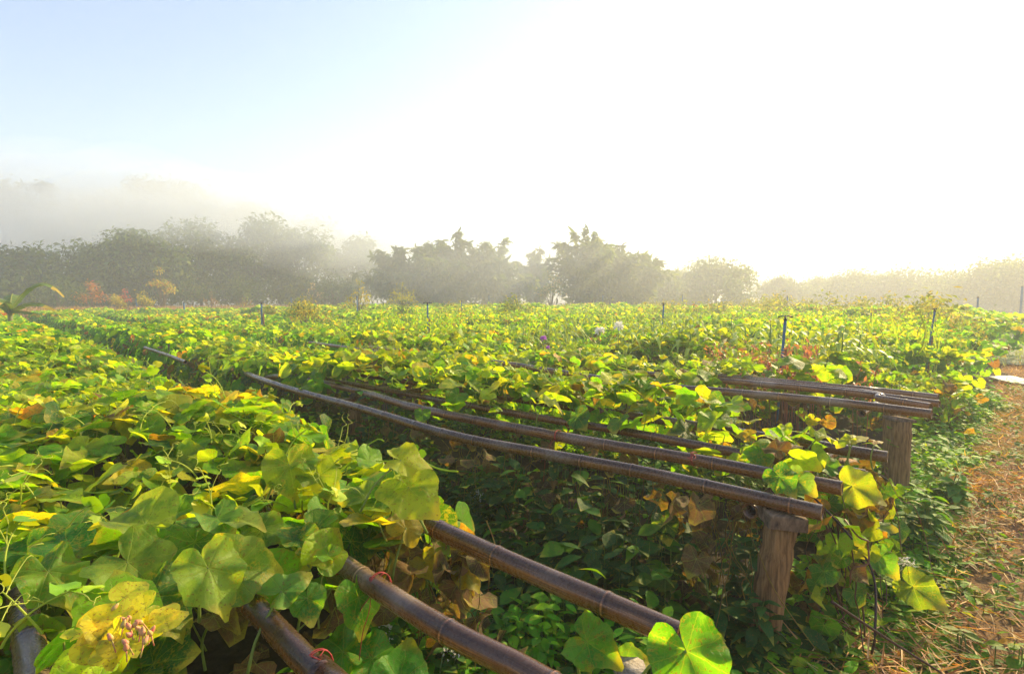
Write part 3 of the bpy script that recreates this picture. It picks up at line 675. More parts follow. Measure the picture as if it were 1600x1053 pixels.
weed_mass('weeds', 'weeds spilling from the row ends onto the dirt path', 1900, lambda k: 2.1 + 8 * rng.uniform(0, 1, k) ** 1.5, lambda k: .26 + np.abs(rng.normal(0, .24, k)), lambda x, y: .03 + .28 * np.clip((y - .30) / .35, 0, 1) * (.3 + .7 * np.abs(snoise(x, y, 5))), .08, [.45, .35, .12, .03, .01, 0, 0, .1], tone=(1.1, 1.15, 1))
weed_mass('weeds', 'weeds in the aisles of the middle field', 3000, U(6, 30), lambda k: .6 + 14 * rng.uniform(0, 1, k), lambda x, y: .1 + .4 * np.abs(snoise(x, y, 3)), .10, [.35, .35, .15, .05, 0, 0, 0, .1], tm=OVAL_LOW)

weed_mass('weeds', 'small green tufts scattered along the ragged edge of the dirt path', 420, lambda k: 2.6 + 10 * rng.uniform(0, 1, k) ** 1.4, lambda k: .35 - np.abs(rng.normal(0, .35, k)), lambda x, y: .04 + .07 * np.abs(snoise(x, y, 5)), .06, [.3, .4, .2, .1, .0, 0, 0, 0])
def weed_plant(label, base, h, n, size, col, group=None, flowers=0, lean=(0, 0)):
    t = thing('weed_plant', base, label, 'weed', group); st = MB(); lf = MB(); B = np.array(base)
    for s in range(n):
        a = rng.uniform(0, 6.28); hh = h * rng.uniform(.7, 1); top = B + np.array((.1 * hh * math.cos(a) + lean[0] * hh, .1 * hh * math.sin(a) + lean[1] * hh, hh))
        P = spline([B + rng.normal(0, .012, 3) * (1, 1, 0), (B + top) / 2 + rng.normal(0, .015, 3), top], 16); tube(st, P, np.linspace(.0045, .002, 16), 6, (.13, .20, .06))
        m = int(hh / .055); ii = np.linspace(3, 15, m).astype(int); a0 = rng.uniform(0, 6)
        for q, i in enumerate(ii):
            for o in (0, math.pi):
                aa = a0 + q * 1.57 + o; sz = size * (.6 + .6 * math.sin(math.pi * min(1, (q + .6) / m))) * rng.uniform(.8, 1.2)
                scatter(lf, OVAL, [P[i]], [(math.cos(aa), math.sin(aa), rng.normal(.25, .25))], [(rng.normal(0, .2), rng.normal(0, .2), 1)], [sz], [np.array(col) * rng.uniform(.75, 1.25)])
        if flowers and s < flowers:
            fl = MB()
            for _ in range(16):
                c = top + rng.normal(0, .012, 3) + (0, 0, .012); V = c + norm(rng.normal(0, 1, (8, 3))) * .0055; fl.add(V, np.array([(0, 1, 2), (3, 4, 5), (5, 6, 7), (0, 3, 6), (1, 4, 7)]))
            fl.build('flower', M['white'], t)
    st.build('stem', M['stem'], t); lf.build('foliage', M['weed'], t); return t
def foot(px, py): p = at(px, py, 0); return (p.x, p.y, 0)
p = at(1160, 985, .05); weed_plant('tall leafy weed standing just left of the blocked post', (p.x, p.y, 0), .58, 5, .085, (.05, .14, .035))
p = at(1185, 1040, .02); weed_plant('low broad weed at the foot of the blocked post', (p.x, p.y, 0), .34, 4, .10, (.05, .14, .03))
p = at(985, 905, .02); weed_plant('dark weed under the front cane with one white bloom', (p.x, p.y, 0), .34, 3, .08, (.035, .10, .03), flowers=1)
p = at(860, 860, .02); weed_plant('broad leaved dark weed below the hanging red string', (p.x, p.y, 0), .36, 4, .10, (.035, .10, .03))
p = at(740, 850, .02); weed_plant('pale green weed with tiny white bloom left of the red string', (p.x, p.y, 0), .34, 3, .06, (.08, .16, .05), flowers=2)
p = at(600, 1090, .02); weed_plant('white flowering weed at the bottom edge near the strings', (p.x, p.y, 0), .34, 5, .07, (.07, .18, .03), flowers=4)
p = at(705, 1110, .02); weed_plant('white flowering weed at the bottom edge under the middle cane', (p.x, p.y, 0), .26, 4, .07, (.07, .18, .03), flowers=4)
p = at(1440, 850, .02); weed_plant('bushy green weed on the path edge right of the thick post', (p.x, p.y, 0), .34, 8, .12, (.08, .22, .035))
p = at(1480, 800, .02); weed_plant('arching bright weed leaning over the dirt path', (p.x, p.y, 0), .30, 7, .12, (.11, .26, .04), lean=(.1, -.2))
p = at(1410, 950, .02); weed_plant('white flowering weed tangle at the end of the patchy row', (p.x, p.y, 0), .26, 8, .05, (.09, .19, .05), flowers=6)
p = at(1500, 1020, .02); weed_plant('small yellowing weed at the lower right on the straw', (p.x, p.y, 0), .12, 5, .07, (.22, .28, .04))
p = at(700, 1000, .02); weed_plant('small bright weed clump between the two long canes', (p.x, p.y, 0), .14, 7, .06, (.09, .22, .05))

# hanging dead stems at the open end of the patchy row
def dead_tangle():
    t = thing('dead_vine', (2.9, .62, 0), 'tangle of dry brown vine stems hanging right of the blocked post', 'dead vine'); mb = MB()
    for _ in range(46):
        x, y, z = rng.uniform(2.35, 3.4), rng.uniform(.50, .74), rng.uniform(.4, .66); P = [(x, y, z)]
        for i in range(6): x += rng.normal(.02, .04); y += rng.normal(-.015, .025); z -= rng.uniform(.02, .13); P.append((x, y, max(z, .02)))
        tube(mb, spline(P, 22), rng.uniform(.0015, .004), 5, np.array((.13, .07, .04)) * rng.uniform(.4, 1.6))
    for px in ([(1270, 775), (1330, 840), (1365, 900), (1367, 990), (1362, 1020)], [(1300, 940), (1390, 1000), (1470, 1050)], [(1260, 690), (1380, 745), (1400, 770)]):
        P = [at(a, b, z) for (a, b), z in zip(px, np.linspace(.66, .12, len(px)))]; tube(mb, spline(P, 30), .0045, 6, (.05, .03, .03))
    mb.build('stem', M['stem'], t)
    k = 160; lm = MB(); P = np.stack([rng.uniform(2.35, 3.5, k), rng.uniform(.48, .75, k), rng.uniform(.12, .62, k)], 1)
    scatter(lm, MID, P, np.stack([rng.normal(0, .4, k), rng.normal(0, .4, k), -np.ones(k)], 1), rng.normal(0, 1, (k, 3)) + (0, -.6, 0), rng.uniform(.03, .085, k), pal(k, [.2, .15, .08, .06, .04, .04, .4, .1]), zs=(1, 3))
    tag(lm.build('withered_foliage', M['dry'], t), kind='stuff')
dead_tangle()

# succulent with pink buds at the lower left
def kalanchoe():
    b = at(190, 1075, .35); t = thing('succulent', (b.x, b.y, .0), 'yellow green succulent with pink buds at the lower left', 'succulent'); B = np.array(b)
    lf = MB(); k = 26; top = np.array(at(185, 985, .84))
    P = top + rng.normal(0, 1, (k, 3)) * (.035, .035, .012); T = rng.normal(0, 1, (k, 3)) * (1, 1, .3); N = rng.normal(0, .35, (k, 3)) + (-.4, -.4, 1)
    scatter(lf, HI[1:2], P, T, N, rng.uniform(.025, .048, k), np.array((.68, .62, .04)) * rng.uniform(.7, 1.15, (k, 1))); lf.build('foliage', M['leaf'], t)
    st = MB(); tube(st, spline([B * (1, 1, 0), B, top], 12), .008, 8, (.2, .2, .08)); st.build('stem', M['stem'], t)
    for i in range(20):
        px, py = random.gauss(212, 22), random.gauss(985, 18); c = np.array(at(px, py, .87)); u = np.linspace(0, 1, 6)
        bm = MB(); ax = norm(np.array((rng.normal(0, .5), rng.normal(0, .5), .8))); tube(bm, c + ax * (u * .016)[:, None], .0048 * np.array((.35, .9, 1, .85, .6, .25)), 8)
        tube(bm, [c, c - ax * .012 + (0, 0, -.012)], .0012, 4); bm.build('bud', M['pink'], t)
kalanchoe()

# ------------------------------------------------------------------ straw and fallen leaves on the path
def straw():
    mb = MB(); k = 85000; X = 1.0 + 17 * rng.uniform(0, 1, k) ** 2.2; Y = path_edge(X) + .1 - np.abs(rng.normal(0, .8, k)) * (1 + X / 9)
    dens = snoise(X, Y, 2.2); keep = rng.uniform(0, 1, k) < np.clip(.55 + .35 * dens, .08, 1); X, Y = X[keep], Y[keep]; k = len(X)
    a = rng.uniform(0, 6.28, k); T = np.stack([np.cos(a), np.sin(a), rng.normal(.08, .14, k)], 1); N = np.stack([rng.normal(0, .25, k), rng.normal(0, .25, k), np.ones(k)], 1)
    base = np.array([(.46, .27, .10), (.58, .40, .18), (.40, .17, .05), (.24, .12, .05), (.54, .28, .07)])[rng.integers(0, 5, k)] * rng.uniform(.7, 1.4, (k, 1))
    thin = [blade_leaf(1, (.012, .016, .014, .004), .2, .3), blade_leaf(2, (.009, .012, .010, .003), .7, .3), blade_leaf(3, (.02, .03, .02, .004), -.3, .3)]
    scatter(mb, thin, np.stack([X, Y, .055 + rng.uniform(0, .03, k)], 1), T, N, rng.uniform(.04, .20, k), base)
    tag(mb.build('straw_litter', M['straw'], None), 'dry straw and stalk litter strewn over the dirt path', 'straw', kind='stuff')
    mb = MB(); k = 900; X = 1.6 + 12 * rng.uniform(0, 1, k) ** 1.7; Y = path_edge(X) - np.abs(rng.normal(0, .9, k))
    scatter(mb, OVAL_LOW, np.stack([X, Y, np.full(k, .065)], 1), rng.normal(0, 1, (k, 3)) * (1, 1, .3), rng.normal(0, .4, (k, 3)) + (0, 0, 1), rng.uniform(.03, .09, k), pal(k, [.1, .15, .1, .1, .15, .2, .2, 0]))
    tag(mb.build('fallen_leaves', M['weed'], None), 'fallen dead leaves scattered on the dirt path', 'leaves', kind='stuff')
straw()
def lying_board(a, b, w, label):
    A, B = np.array(at(*a, .07)), np.array(at(*b, .07)); d = norm(B - A); sd = np.array((-d[1], d[0], 0)); t = thing('board', tuple((A + B) / 2 * (1, 1, 0)), label, 'board'); m = MB(); n = 9; V = []
    for i in range(n):
        c = A + (B - A) * i / (n - 1); ww = w * (1 + .06 * math.sin(i * 2.1))
        for y in (-.5, .5):
            for z in (0, .016): V.append(c + sd * y * ww + (0, 0, z + .012 * math.sin(i * .9 + y)))
    F = []
    for i in range(n - 1):
        q = i * 4; F += [(q + 1, q + 5, q + 7, q + 3), (q, q + 2, q + 6, q + 4), (q, q + 4, q + 5, q + 1), (q + 2, q + 3, q + 7, q + 6)]
    F += [(0, 1, 3, 2), (n * 4 - 4, n * 4 - 2, n * 4 - 1, n * 4 - 3)]
    m.add(np.array(V), np.array(F)); m.build('panel', M['board'], t, smooth=False)
lying_board((1553, 588), (1625, 602), .5, 'pale board lying on the dirt path at the right edge')
lying_board((1572, 527), (1600, 531), .4, 'narrow pale strip lying farther along the path, beyond the grass')

# ------------------------------------------------------------------ sprinkler risers
def riser(px, top, base_px, d, label, cz=.75, stake=True, headw=.15, lean=0.0, r=.02):
    c = atd(px, 468, d * math.sqrt(1 + ((px - 800) / FPX) ** 2)); zt = CAM_H + (HZ - top) / FPX * d
    t = thing('sprinkler_riser', (c.x, c.y, 0), label, 'sprinkler', 'sprinkler risers in the field'); Lx = RGT * lean
    m = MB(); P = [Vector((c.x, c.y, 0)), Vector((c.x, c.y, 0)) + Lx * .5 + UP * zt * .5, Vector((c.x, c.y, 0)) + Lx + UP * (zt - .05)]; tube(m, spline(P, 8), r, 10); m.build('pipe', M['pipe'], t)
    h = MB(); tp = np.array(P[2]); tube(h, [tp, tp + (0, 0, .02), tp + (0, 0, .021), tp + (0, 0, .06)], [r * 1.35, r * 1.35, r * .7, r * .5], 10)
    if headw:
        rv = np.array(RGT) * headw / 2; tube(h, spline([tp + (0, 0, .035) - rv, tp + (0, 0, .052) - rv * .5, tp + (0, 0, .045), tp + (0, 0, .052) + rv * .5, tp + (0, 0, .035) + rv], 12), r * .42, 8)
        tube(h, [tp - rv * .96 + (0, 0, .03), tp - rv * .96 + (0, 0, .055)], r * .4, 6); tube(h, [tp + rv * .96 + (0, 0, .03), tp + rv * .96 + (0, 0, .055)], r * .4, 6)
    h.build('sprinkler_head', M['head'], t)
    if stake:
        s = MB(); o = np.array(RGT) * r * 2.3; b0 = np.array((c.x, c.y, 0)) + o; L = np.array(Lx)
        tube(s, [b0, b0 + L * .5 + (0, 0, zt * .5), b0 + L * .72 + (0, 0, zt * .72), b0 + L * .73 + (0, 0, zt * .73)], [r * 1.1, r * 1.1, r, r * .4], 7); s.build('stake', M['stake'], t)
        w = MB()
        for z in (.6,):
            th = np.linspace(0, 6.283, 14); cc = np.array((c.x, c.y, zt * z)) + L * z + o * .5
            tube(w, cc + np.array(RGT)[None] * (np.cos(th) * r * 2.5)[:, None] + np.array(FWD)[None] * (np.sin(th) * r * 1.5)[:, None], .004, 5, cap=False)
        w.build('wire_tie', M['head'], t)
riser(1220, 494, 570, 6.1, 'blue sprinkler riser with wide dark head amid pink weeds', headw=.16, r=.016, lean=.06)
riser(668, 473, 515, 12.8, 'blue sprinkler riser with dark head and orange stake, left of centre', headw=.2, r=.018)
riser(1450, 482, 540, 8.7, 'leaning wire wrapped sprinkler riser near the path end of the rows', headw=.06, lean=.12, r=.014)
riser(1033, 474, 520, 12, 'slim blue green riser above maize, right of the white blooms', headw=.08, stake=True, lean=.06, r=.018)
riser(558, 462, 490, 26, 'pale blue riser directly under the tall yellow sapling', headw=.0, stake=False, r=.03)
riser(721, 470, 490, 26, 'thin blue riser with a short dark cap, right of the dark headed riser', headw=.08, stake=True, r=.025)
riser(408, 473, 502, 19, 'blue riser with bent dark top and stake beside yellow shrub', headw=.12, stake=True, r=.028)
riser(287, 472, 488, 33, 'bright blue bare riser right of the yellow sapling at left', headw=0, stake=False, r=.045)
riser(213, 466, 478, 42, 'short bright blue riser between the two yellow bushes at left', headw=0, stake=False, r=.05)
riser(455, 464, 475, 42, 'short blue riser just behind the yellow flowered shrub', headw=0, stake=False, r=.045)
riser(764, 460, 470, 42, 'thin distant riser before the dense bamboo mass', headw=0, stake=False, r=.035)
riser(942, 460, 474, 40, 'thin blue distant riser before the arching bamboo', headw=0, stake=False, r=.035)
riser(1066, 461, 476, 40, 'pale riser fading in haze at the edge of the arching bamboo', headw=.1, stake=False, r=.03)
riser(1230, 462, 480, 28, 'blue riser behind the wide headed riser, at the far crop line', headw=0, stake=False, r=.03)
riser(1528, 464, 490, 26, 'dark grey riser standing beyond the row ends by the verge', headw=.06, stake=False, r=.04)
riser(1596, 447, 505, 33, 'tall grey pole at the right edge beyond the verge', headw=0, stake=False, r=.06)

def tall_shoots():
    mb = MB(); k = 1900; px = rng.uniform(520, 1480, k); d = rng.uniform(7.5, 34, k); P = []
    for a, b in zip(px, d):
        q = atd(a, 468, b); P.append((q.x, q.y, .72))
    P = np.array(P); keep = (P[:, 1] > 1.0) & (snoise(P[:, 0], P[:, 1], .9) > -.2); P = P[keep]; k = len(P)
    T = np.stack([rng.normal(0, .35, k), rng.normal(0, .35, k), np.ones(k)], 1); N = rng.normal(0, 1, (k, 3)); N[:, 2] *= .15
    scatter(mb, STRAP, P, T, N, rng.uniform(.15, .5, k) * rng.choice([.6, 1, 1.4], k), np.array((.20, .28, .03)) * rng.uniform(.5, 1.3, (k, 1)), wide=(.35, .65))
    P2 = np.repeat(P, 7, 0) + rng.normal(0, .06, (7 * k, 3)) + np.stack([np.zeros(7 * k), np.zeros(7 * k), rng.uniform(.1, .45, 7 * k)], 1)
    scatter(mb, OVAL_LOW, P2, rng.normal(0, 1, (7 * k, 3)), rng.normal(0, 1, (7 * k, 3)) + (0, 0, .5), rng.uniform(.04, .10, 7 * k), pal(7 * k, [.2, .3, .3, .15, .05, 0, 0, 0]))
    tag(mb.build('tall_weeds', M['leaf_far'], None), 'wispy sunlit weeds and grass shoots rising above the middle vine rows', 'weeds', kind='stuff')
tall_shoots()

# ------------------------------------------------------------------ maize, flowers, bushes standing in the rows
def maize(seed):
    gg = np.random.default_rng(seed); t = thing('maize_plant', (0, 0, -50), None, 'maize', 'young maize plants among the vines'); st = MB(); lf = MB(); h = gg.uniform(.95, 1.2); z0 = -50.0
    tube(st, [(0, 0, z0), (.01, 0, z0 + h * .5), (0, .02, z0 + h * .85)], [.014, .012, .006], 7, (.16, .26, .05)); n = 9
    for i in range(n):
        a = i * 2.7 + gg.normal(0, .3); zz = z0 + h * (.35 + .5 * i / n); L = gg.uniform(.35, .6); u = np.linspace(0, 1, 9); d = np.array((math.cos(a), math.sin(a), 0)); sdn = np.array((-d[1], d[0], 0))
        rise = gg.uniform(.5, 1.1); C = np.array((0, 0, zz)) + d * (L * (u * .75))[:, None] + np.array((0, 0, 1)) * (L * (rise * u - (rise + .25) * u ** 2.2))[:, None]
        w = .034 * np.array((.5, .9, 1, 1, .9, .75, .55, .3, .02)); V = np.stack([C - sdn * w[:, None] + (0, 0, .008), C, C + sdn * w[:, None] + (0, 0, .008)], 1).reshape(-1, 3)
        F = np.array([(3 * q + c, 3 * q + c + 1, 3 * q + c + 4, 3 * q + c + 3) for q in range(8) for c in (0, 1)]); lf.add(V, F, np.array((.30, .40, .05)) * gg.uniform(.8, 1.3))
    st.build('stem', M['stem'], t); lf.build('foliage', M['stem'], t); return t
protos = [maize(100 + i) for i in range(4)]
spots = []
for i in range(46):
    px = random.choice([random.uniform(985, 1130), random.uniform(1100, 1330), random.uniform(800, 1000)]); d_ = random.uniform(8.5, 20)
    spots.append((px, d_))
for i in range(40): spots.append((random.uniform(960, 1360), random.uniform(7.5, 14)))
for px in (1265, 1273, 1060, 1070, 1165, 1130, 1145): spots.append((px, random.uniform(8, 10)))
maize_label = 'young maize plant with strap leaves standing among the vine rows'
for i, (px, d_) in enumerate(spots):
    q = atd(px, 468, d_); o = protos[i % 4] if i < 4 else copy_tree(protos[i % 4], (0, 0, 0))
    o.location = (q.x, q.y, .15); o.rotation_euler = (0, 0, random.uniform(0, 6)); s = random.uniform(.85, 1.12); o.scale = (s, s, s * .96); o['label'] = maize_label

def spider_flower(px, py, d, mname, label, r):
    q = atd(px, py, d); t = thing('spider_flower', (q.x, q.y, 0), label, 'flower'); st = MB(); Q = np.array(q); tube(st, spline([Q * (1, 1, 0), Q * (1, 1, .5) + (.02, 0, 0), Q], 10), .006, 6, (.2, .28, .08)); st.build('stem', M['stem'], t)
    pm = MB(); k = 70; D = norm(rng.normal(0, 1, (k, 3))); D[:, 2] = np.abs(D[:, 2]) * .9 - .35
    scatter(pm, [blade_leaf(1, (.03, .05, .16, .16, .0), .5)], Q + D * r * .25, D, rng.normal(0, 1, (k, 3)), r * rng.uniform(.5, .9, k), np.array((1, 1, 1.)))
    pm.build('bloom', M[mname], t)
spider_flower(936, 517, 7.6, 'white', 'round white spider flower, left of the white pair', .085)
spider_flower(966, 510, 7.6, 'white', 'round white spider flower, the higher and right of the pair', .09)
spider_flower(849, 529, 7.4, 'purple', 'upper purple bloom left of the white flowers', .055)
spider_flower(856, 543, 7.3, 'purple', 'small lower purple bloom tucked below the other purple one', .035)

def amaranth(px, d, label, n=36, h=1.0, spread=.35):
    q = atd(px, 468, d); t = thing('amaranth_clump', (q.x, q.y, 0), label, 'pink weed'); mb = MB()
    for _ in range(n):
        x, y = q.x + rng.normal(0, spread * .6), q.y + rng.normal(0, spread * .6); hh = h * rng.uniform(.72, 1.02); P = spline([(x, y, 0), (x + rng.normal(0, .03), y, hh * .6), (x + rng.normal(0, .08), y + rng.normal(0, .08), hh)], 10); tube(mb, P, .003, 4, (.35, .13, .08), cap=False)
        k = 16; ii = rng.integers(4, 10, k); scatter(mb, OVAL_LOW, P[ii] + rng.normal(0, .015, (k, 3)), rng.normal(0, 1, (k, 3)) + (0, 0, .8), rng.normal(0, 1, (k, 3)), rng.uniform(.04, .08, k), np.array((.48, .20, .13)) * rng.uniform(.6, 1.3, (k, 1)))
    mb.build('flower_spikes', M['stem'], t)
amaranth(1250, 6.6, 'pink seeding weed clump right behind the wide headed riser', h=.98)
amaranth(1180, 6.9, 'pink seeding weed clump left of the wide headed riser', 26, .95)
amaranth(1125, 7.6, 'small faint pink weed tuft farther left behind the vines', 12, .92, .2)

def leaf_ball(mb, c, r, k, size, cols, flat=1.0, shell=.55, tm=OVAL_LOW):
    D = norm(rng.normal(0, 1, (k, 3))); q = shell + (1 - shell) * rng.uniform(0, 1, (k, 1)); q *= rng.uniform(.75, 1.12, (k, 1))
    P = np.asarray(c) + D * q * r * np.array((1, 1, flat)); cols = np.asarray(cols)
    scatter(mb, tm, P, D + rng.normal(0, .8, (k, 3)) + (0, 0, -.2), D + rng.normal(0, .7, (k, 3)) + (0, 0, .5), size * rng.uniform(.6, 1.4, k), cols[rng.integers(0, len(cols), k)] * rng.uniform(.7, 1.3, (k, 1)))
def bush(name, label, cat, px, top, d, w, cols, leaf=.12, k=900, sparse=False, group=None, z0=.0, trunk=True):
    """a shrub or sapling: forked stems, leafy clumps of uneven size"""
    q = atd(px, 468, d); dd = d / math.sqrt(1 + ((px - 800) / FPX) ** 2); zt = CAM_H + (HZ - top) / FPX * dd
    t = thing(name, (q.x, q.y, 0), label, cat, group); st = MB(); lf = MB(); nb = 9 if not sparse else 14
    for i in range(nb):
        a = rng.uniform(0, 6.28); rr = w / 2 * rng.uniform(.1, .8); z = zt * (.35 + .6 * (1 - rr / (w / 2) * .7) * rng.uniform(.55, 1)) if i else zt * .93
        if i == 0: rr = .05 * w
        c = np.array((q.x + rr * math.cos(a), q.y + rr * math.sin(a), z)); tube(st, spline([(q.x, q.y, 0), (q.x + .3 * rr * math.cos(a), q.y + .3 * rr * math.sin(a), z * .55), c], 8), np.linspace(.02, .006, 8) * max(1, zt / 1.6), 5, (.16, .11, .07))
        leaf_ball(lf, c, (w * (.24 if not sparse else .17)) * rng.uniform(.7, 1.2), k // nb, leaf, cols, .9, .3)
    st.build('stem', M['stem'], t); lf.build('foliage', M['crown'], t); return t
YEL = [(.42, .34, .03), (.34, .33, .03), (.20, .24, .03)]; ORG = [(.40, .13, .03), (.35, .18, .04), (.25, .16, .05)]; GRN = [(.07, .14, .03), (.10, .18, .03), (.14, .2, .03)]; BRN = [(.30, .17, .08), (.22, .13, .06)]
bush('orange_tree', 'small orange leaved tree at left before the misty forest', 'small tree', 143, 440, 52, 2.6, ORG + [(.12, .12, .04)], .2, 700, True)
bush('yellow_sapling', 'tall thin sapling with yellow crown and orange stems at left', 'sapling', 253, 418, 52, 2.3, YEL + [(.4, .2, .04)], .2, 520, True)
bush('yellow_bush', 'small round yellow bush at the far left field edge', 'bush', 182, 461, 46, 1.4, YEL[:2], .16, 420)
bush('yellow_bush', 'yellow bush at the foot of the tall yellow sapling', 'bush', 223, 457, 46, 1.6, YEL, .16, 480)
bush('red_bush', 'thin reddish bush between the two yellow bushes', 'bush', 196, 450, 54, 1.3, [(.4, .08, .03)], .15, 160, True)
bush('orange_bush', 'orange leaf sprig at the far left edge', 'bush', 5, 472, 30, .8, [(.5, .16, .04)], .12, 120, True)
bush('yellow_shrub', 'yellow flowered shrub rising over the vines left of centre', 'shrub', 478, 468, 21, 2.4, YEL + [(.10, .13, .03)], .10, 1100, True)
bush('tall_sapling', 'slender yellow leaved sapling above a blue riser', 'sapling', 560, 436, 30, 1.5, YEL, .12, 300, True)
bush('yellow_sapling', 'yellow green sapling poking up right of the slender one', 'sapling', 628, 442, 34, 2.4, YEL[1:] + [(.3, .3, .05)], .13, 420, True)
bush('dark_shrub', 'dark green mounded shrub below the yellow green sapling', 'shrub', 630, 478, 24, 2.2, GRN[:1], .12, 800)
bush('golden_shrub', 'dark shrub with golden top before the dense bamboo mass', 'shrub', 800, 466, 22, 1.8, YEL[1:] + GRN, .11, 900)
bush('dry_sapling', 'bare brown twiggy sapling behind the left rows', 'sapling', 330, 455, 50, 1.4, BRN, .12, 120, True)
bush('dry_sapling', 'second brown twiggy sapling, nearer the yellow shrub', 'sapling', 385, 462, 48, 1.6, BRN + YEL[1:], .12, 160, True)
bush('pale_bush', 'pale leafless bush before the forest, left of the bamboo', 'bush', 490, 440, 58, 2.0, [(.5, .4, .3), (.3, .25, .15)], .2, 160, True)
bush('white_flowered_shrub', 'drooping shrub with pale seed heads before the arching bamboo', 'shrub', 862, 428, 50, 3.2, [(.45, .40, .28), (.14, .2, .05)], .25, 700, True)
for i in range(26):
    px = random.uniform(1000, 1530); d_ = random.uniform(24, 44) if px < 1400 else random.uniform(16, 30)
    bush('crop_shrub', 'leafy sunlit crop shrub along the hazy far edge of the field', 'crop shrub', px, random.uniform(462, 476) if px > 1150 else random.uniform(470, 478), d_, random.uniform(1.6, 3.2), [(.22, .25, .05), (.16, .22, .04), (.3, .27, .06)], .16, 420, False, 'crop shrubs along the far edge of the field')
for i in range(40):
    px = random.uniform(420, 1150); d_ = random.uniform(26, 46)
    bush('field_bush', 'low mixed crop bush in the far part of the field', 'crop bush', px, random.uniform(474, 482), d_, random.uniform(1.4, 2.8), [(.20, .24, .03), (.12, .19, .03), (.32, .28, .04)], .16, 300, False, 'low crop bushes in the far field')

def banana():
    q = atd(14, 468, 24); t = thing('banana_plant', (q.x, q.y, 0), 'banana plant with torn yellow tipped leaves at the far left', 'banana plant'); st = MB(); tube(st, [(q.x, q.y, 0), (q.x, q.y, 1.2)], [.09, .06], 10, (.2, .22, .08)); st.build('stem', M['stem'], t)
    for a, L, rise in ((-.75, 1.8, .55), (-.5, 1.9, 1.5), (2.6, 1.8, .8), (1.4, 1.5, 1.2), (-1.9, 1.5, .9), (-.9, 1.4, .1)):
        u = np.linspace(0, 1, 16); d = np.array((math.cos(a), math.sin(a), 0)); sd = np.array((-d[1], d[0], 0)); C = np.array((q.x, q.y, 1.1)) + d * (L * u * .8)[:, None] + np.array((0, 0, 1)) * (L * (rise * u - .75 * rise * u ** 2.2 - .1 * u ** 2))[:, None]
        w = .2 * np.sin(np.pi * np.clip(u * .92 + .06, 0, 1)) ** .6; mb = MB()
        for s in (-1, 1):
            for i in range(15):
                dr = .04 * rng.uniform(0, 1); V = [C[i], C[i + 1] * .94 + C[i] * .06, C[i + 1] + s * sd * w[i + 1] - (0, 0, dr + .05), C[i] + s * sd * w[i] - (0, 0, dr + .05)]
                mb.add(V, np.array([[0, 1, 2, 3]]), np.array((.13, .20, .04)) if i < 12 else np.array((.45, .33, .04)))
        tube(mb, C, np.linspace(.02, .005, 16), 5, (.3, .32, .07), cap=False); mb.build('leaf', M['stem'], t)
banana()
# dry brown grass strip behind the rows on the left
def dry_margin():
    mb = MB(); k = 15000; X = rng.uniform(-4, 22, k); Y = 44 + 9 * rng.uniform(0, 1, k)
    T = np.stack([rng.normal(0, .35, k), rng.normal(0, .35, k), np.ones(k)], 1); N = rng.normal(0, 1, (k, 3)); N[:, 2] = .1
    col = np.array([(.42, .24, .11), (.36, .18, .08), (.28, .24, .09), (.48, .33, .18)])[rng.integers(0, 4, k)] * rng.uniform(.7, 1.2, (k, 1))
    scatter(mb, STRAP, np.stack([X, Y, np.zeros(k)], 1), T, N, rng.uniform(.5, 1.15, k), col)
    tag(mb.build('dry_grass', M['straw'], None), 'strip of dry reddish grass behind the vine rows', 'dry grass', kind='stuff')
dry_margin()

# ------------------------------------------------------------------ trees
DARK = [(.045, .085, .016), (.06, .11, .02), (.085, .13, .022), (.12, .16, .03)]
def trunk_mesh(q, h, r, limbs):
    st = MB(); tube(st, spline([(q[0], q[1], -.1), (q[0] + rng.normal(0, .15), q[1], h * .3), (q[0] + rng.normal(0, .2), q[1] + rng.normal(0, .2), h * .62)], 12), np.linspace(r, r * .5, 12), 9)
    for c in limbs:
        b = np.array((q[0], q[1], h * rng.uniform(.2, .5))); tube(st, spline([b, (b + c) / 2 + rng.normal(0, .3, 3) - (0, 0, .3), c], 9), np.linspace(r * .45, r * .12, 9), 6)
    return st
def tree(label, px, top, d, w, name='broadleaf_tree', k=9000, leaf=.5, cols=DARK, low=.12, pointed=False, group='trees at the field edge'):
    q = atd(px, 468, d); dd = d / math.sqrt(1 + ((px - 800) / FPX) ** 2); h = CAM_H + (HZ - top) / FPX * dd
    t = thing(name, (q.x, q.y, 0), label, 'tree', group); lf = MB(); C = []; n = 30
    for i in range(n):
        u = rng.uniform(low, 1); a = rng.uniform(0, 6.28)
        prof = (1 - u) * .9 + .08 if pointed else math.sqrt(max(.04, 1 - ((u - .42) / .62) ** 2))
        rr = w / 2 * prof * rng.uniform(.35, .95); C.append(np.array((q.x + rr * math.cos(a), q.y + rr * math.sin(a), h * (.04 + .90 * u))))
    C[0] = np.array((q.x, q.y, h * .93))
    for c in C:
        r = w * rng.uniform(.15, .25) * (.55 if pointed else 1); tone = rng.uniform(.7, 1.35); leaf_ball(lf, c, r, k // n, leaf, np.array(cols) * tone, .8, .35)
    trunk_mesh((q.x, q.y), h, w * .018, C[1:9]).build('trunk', M['bark'], t); lf.build('crown', M['crown'], t); return t
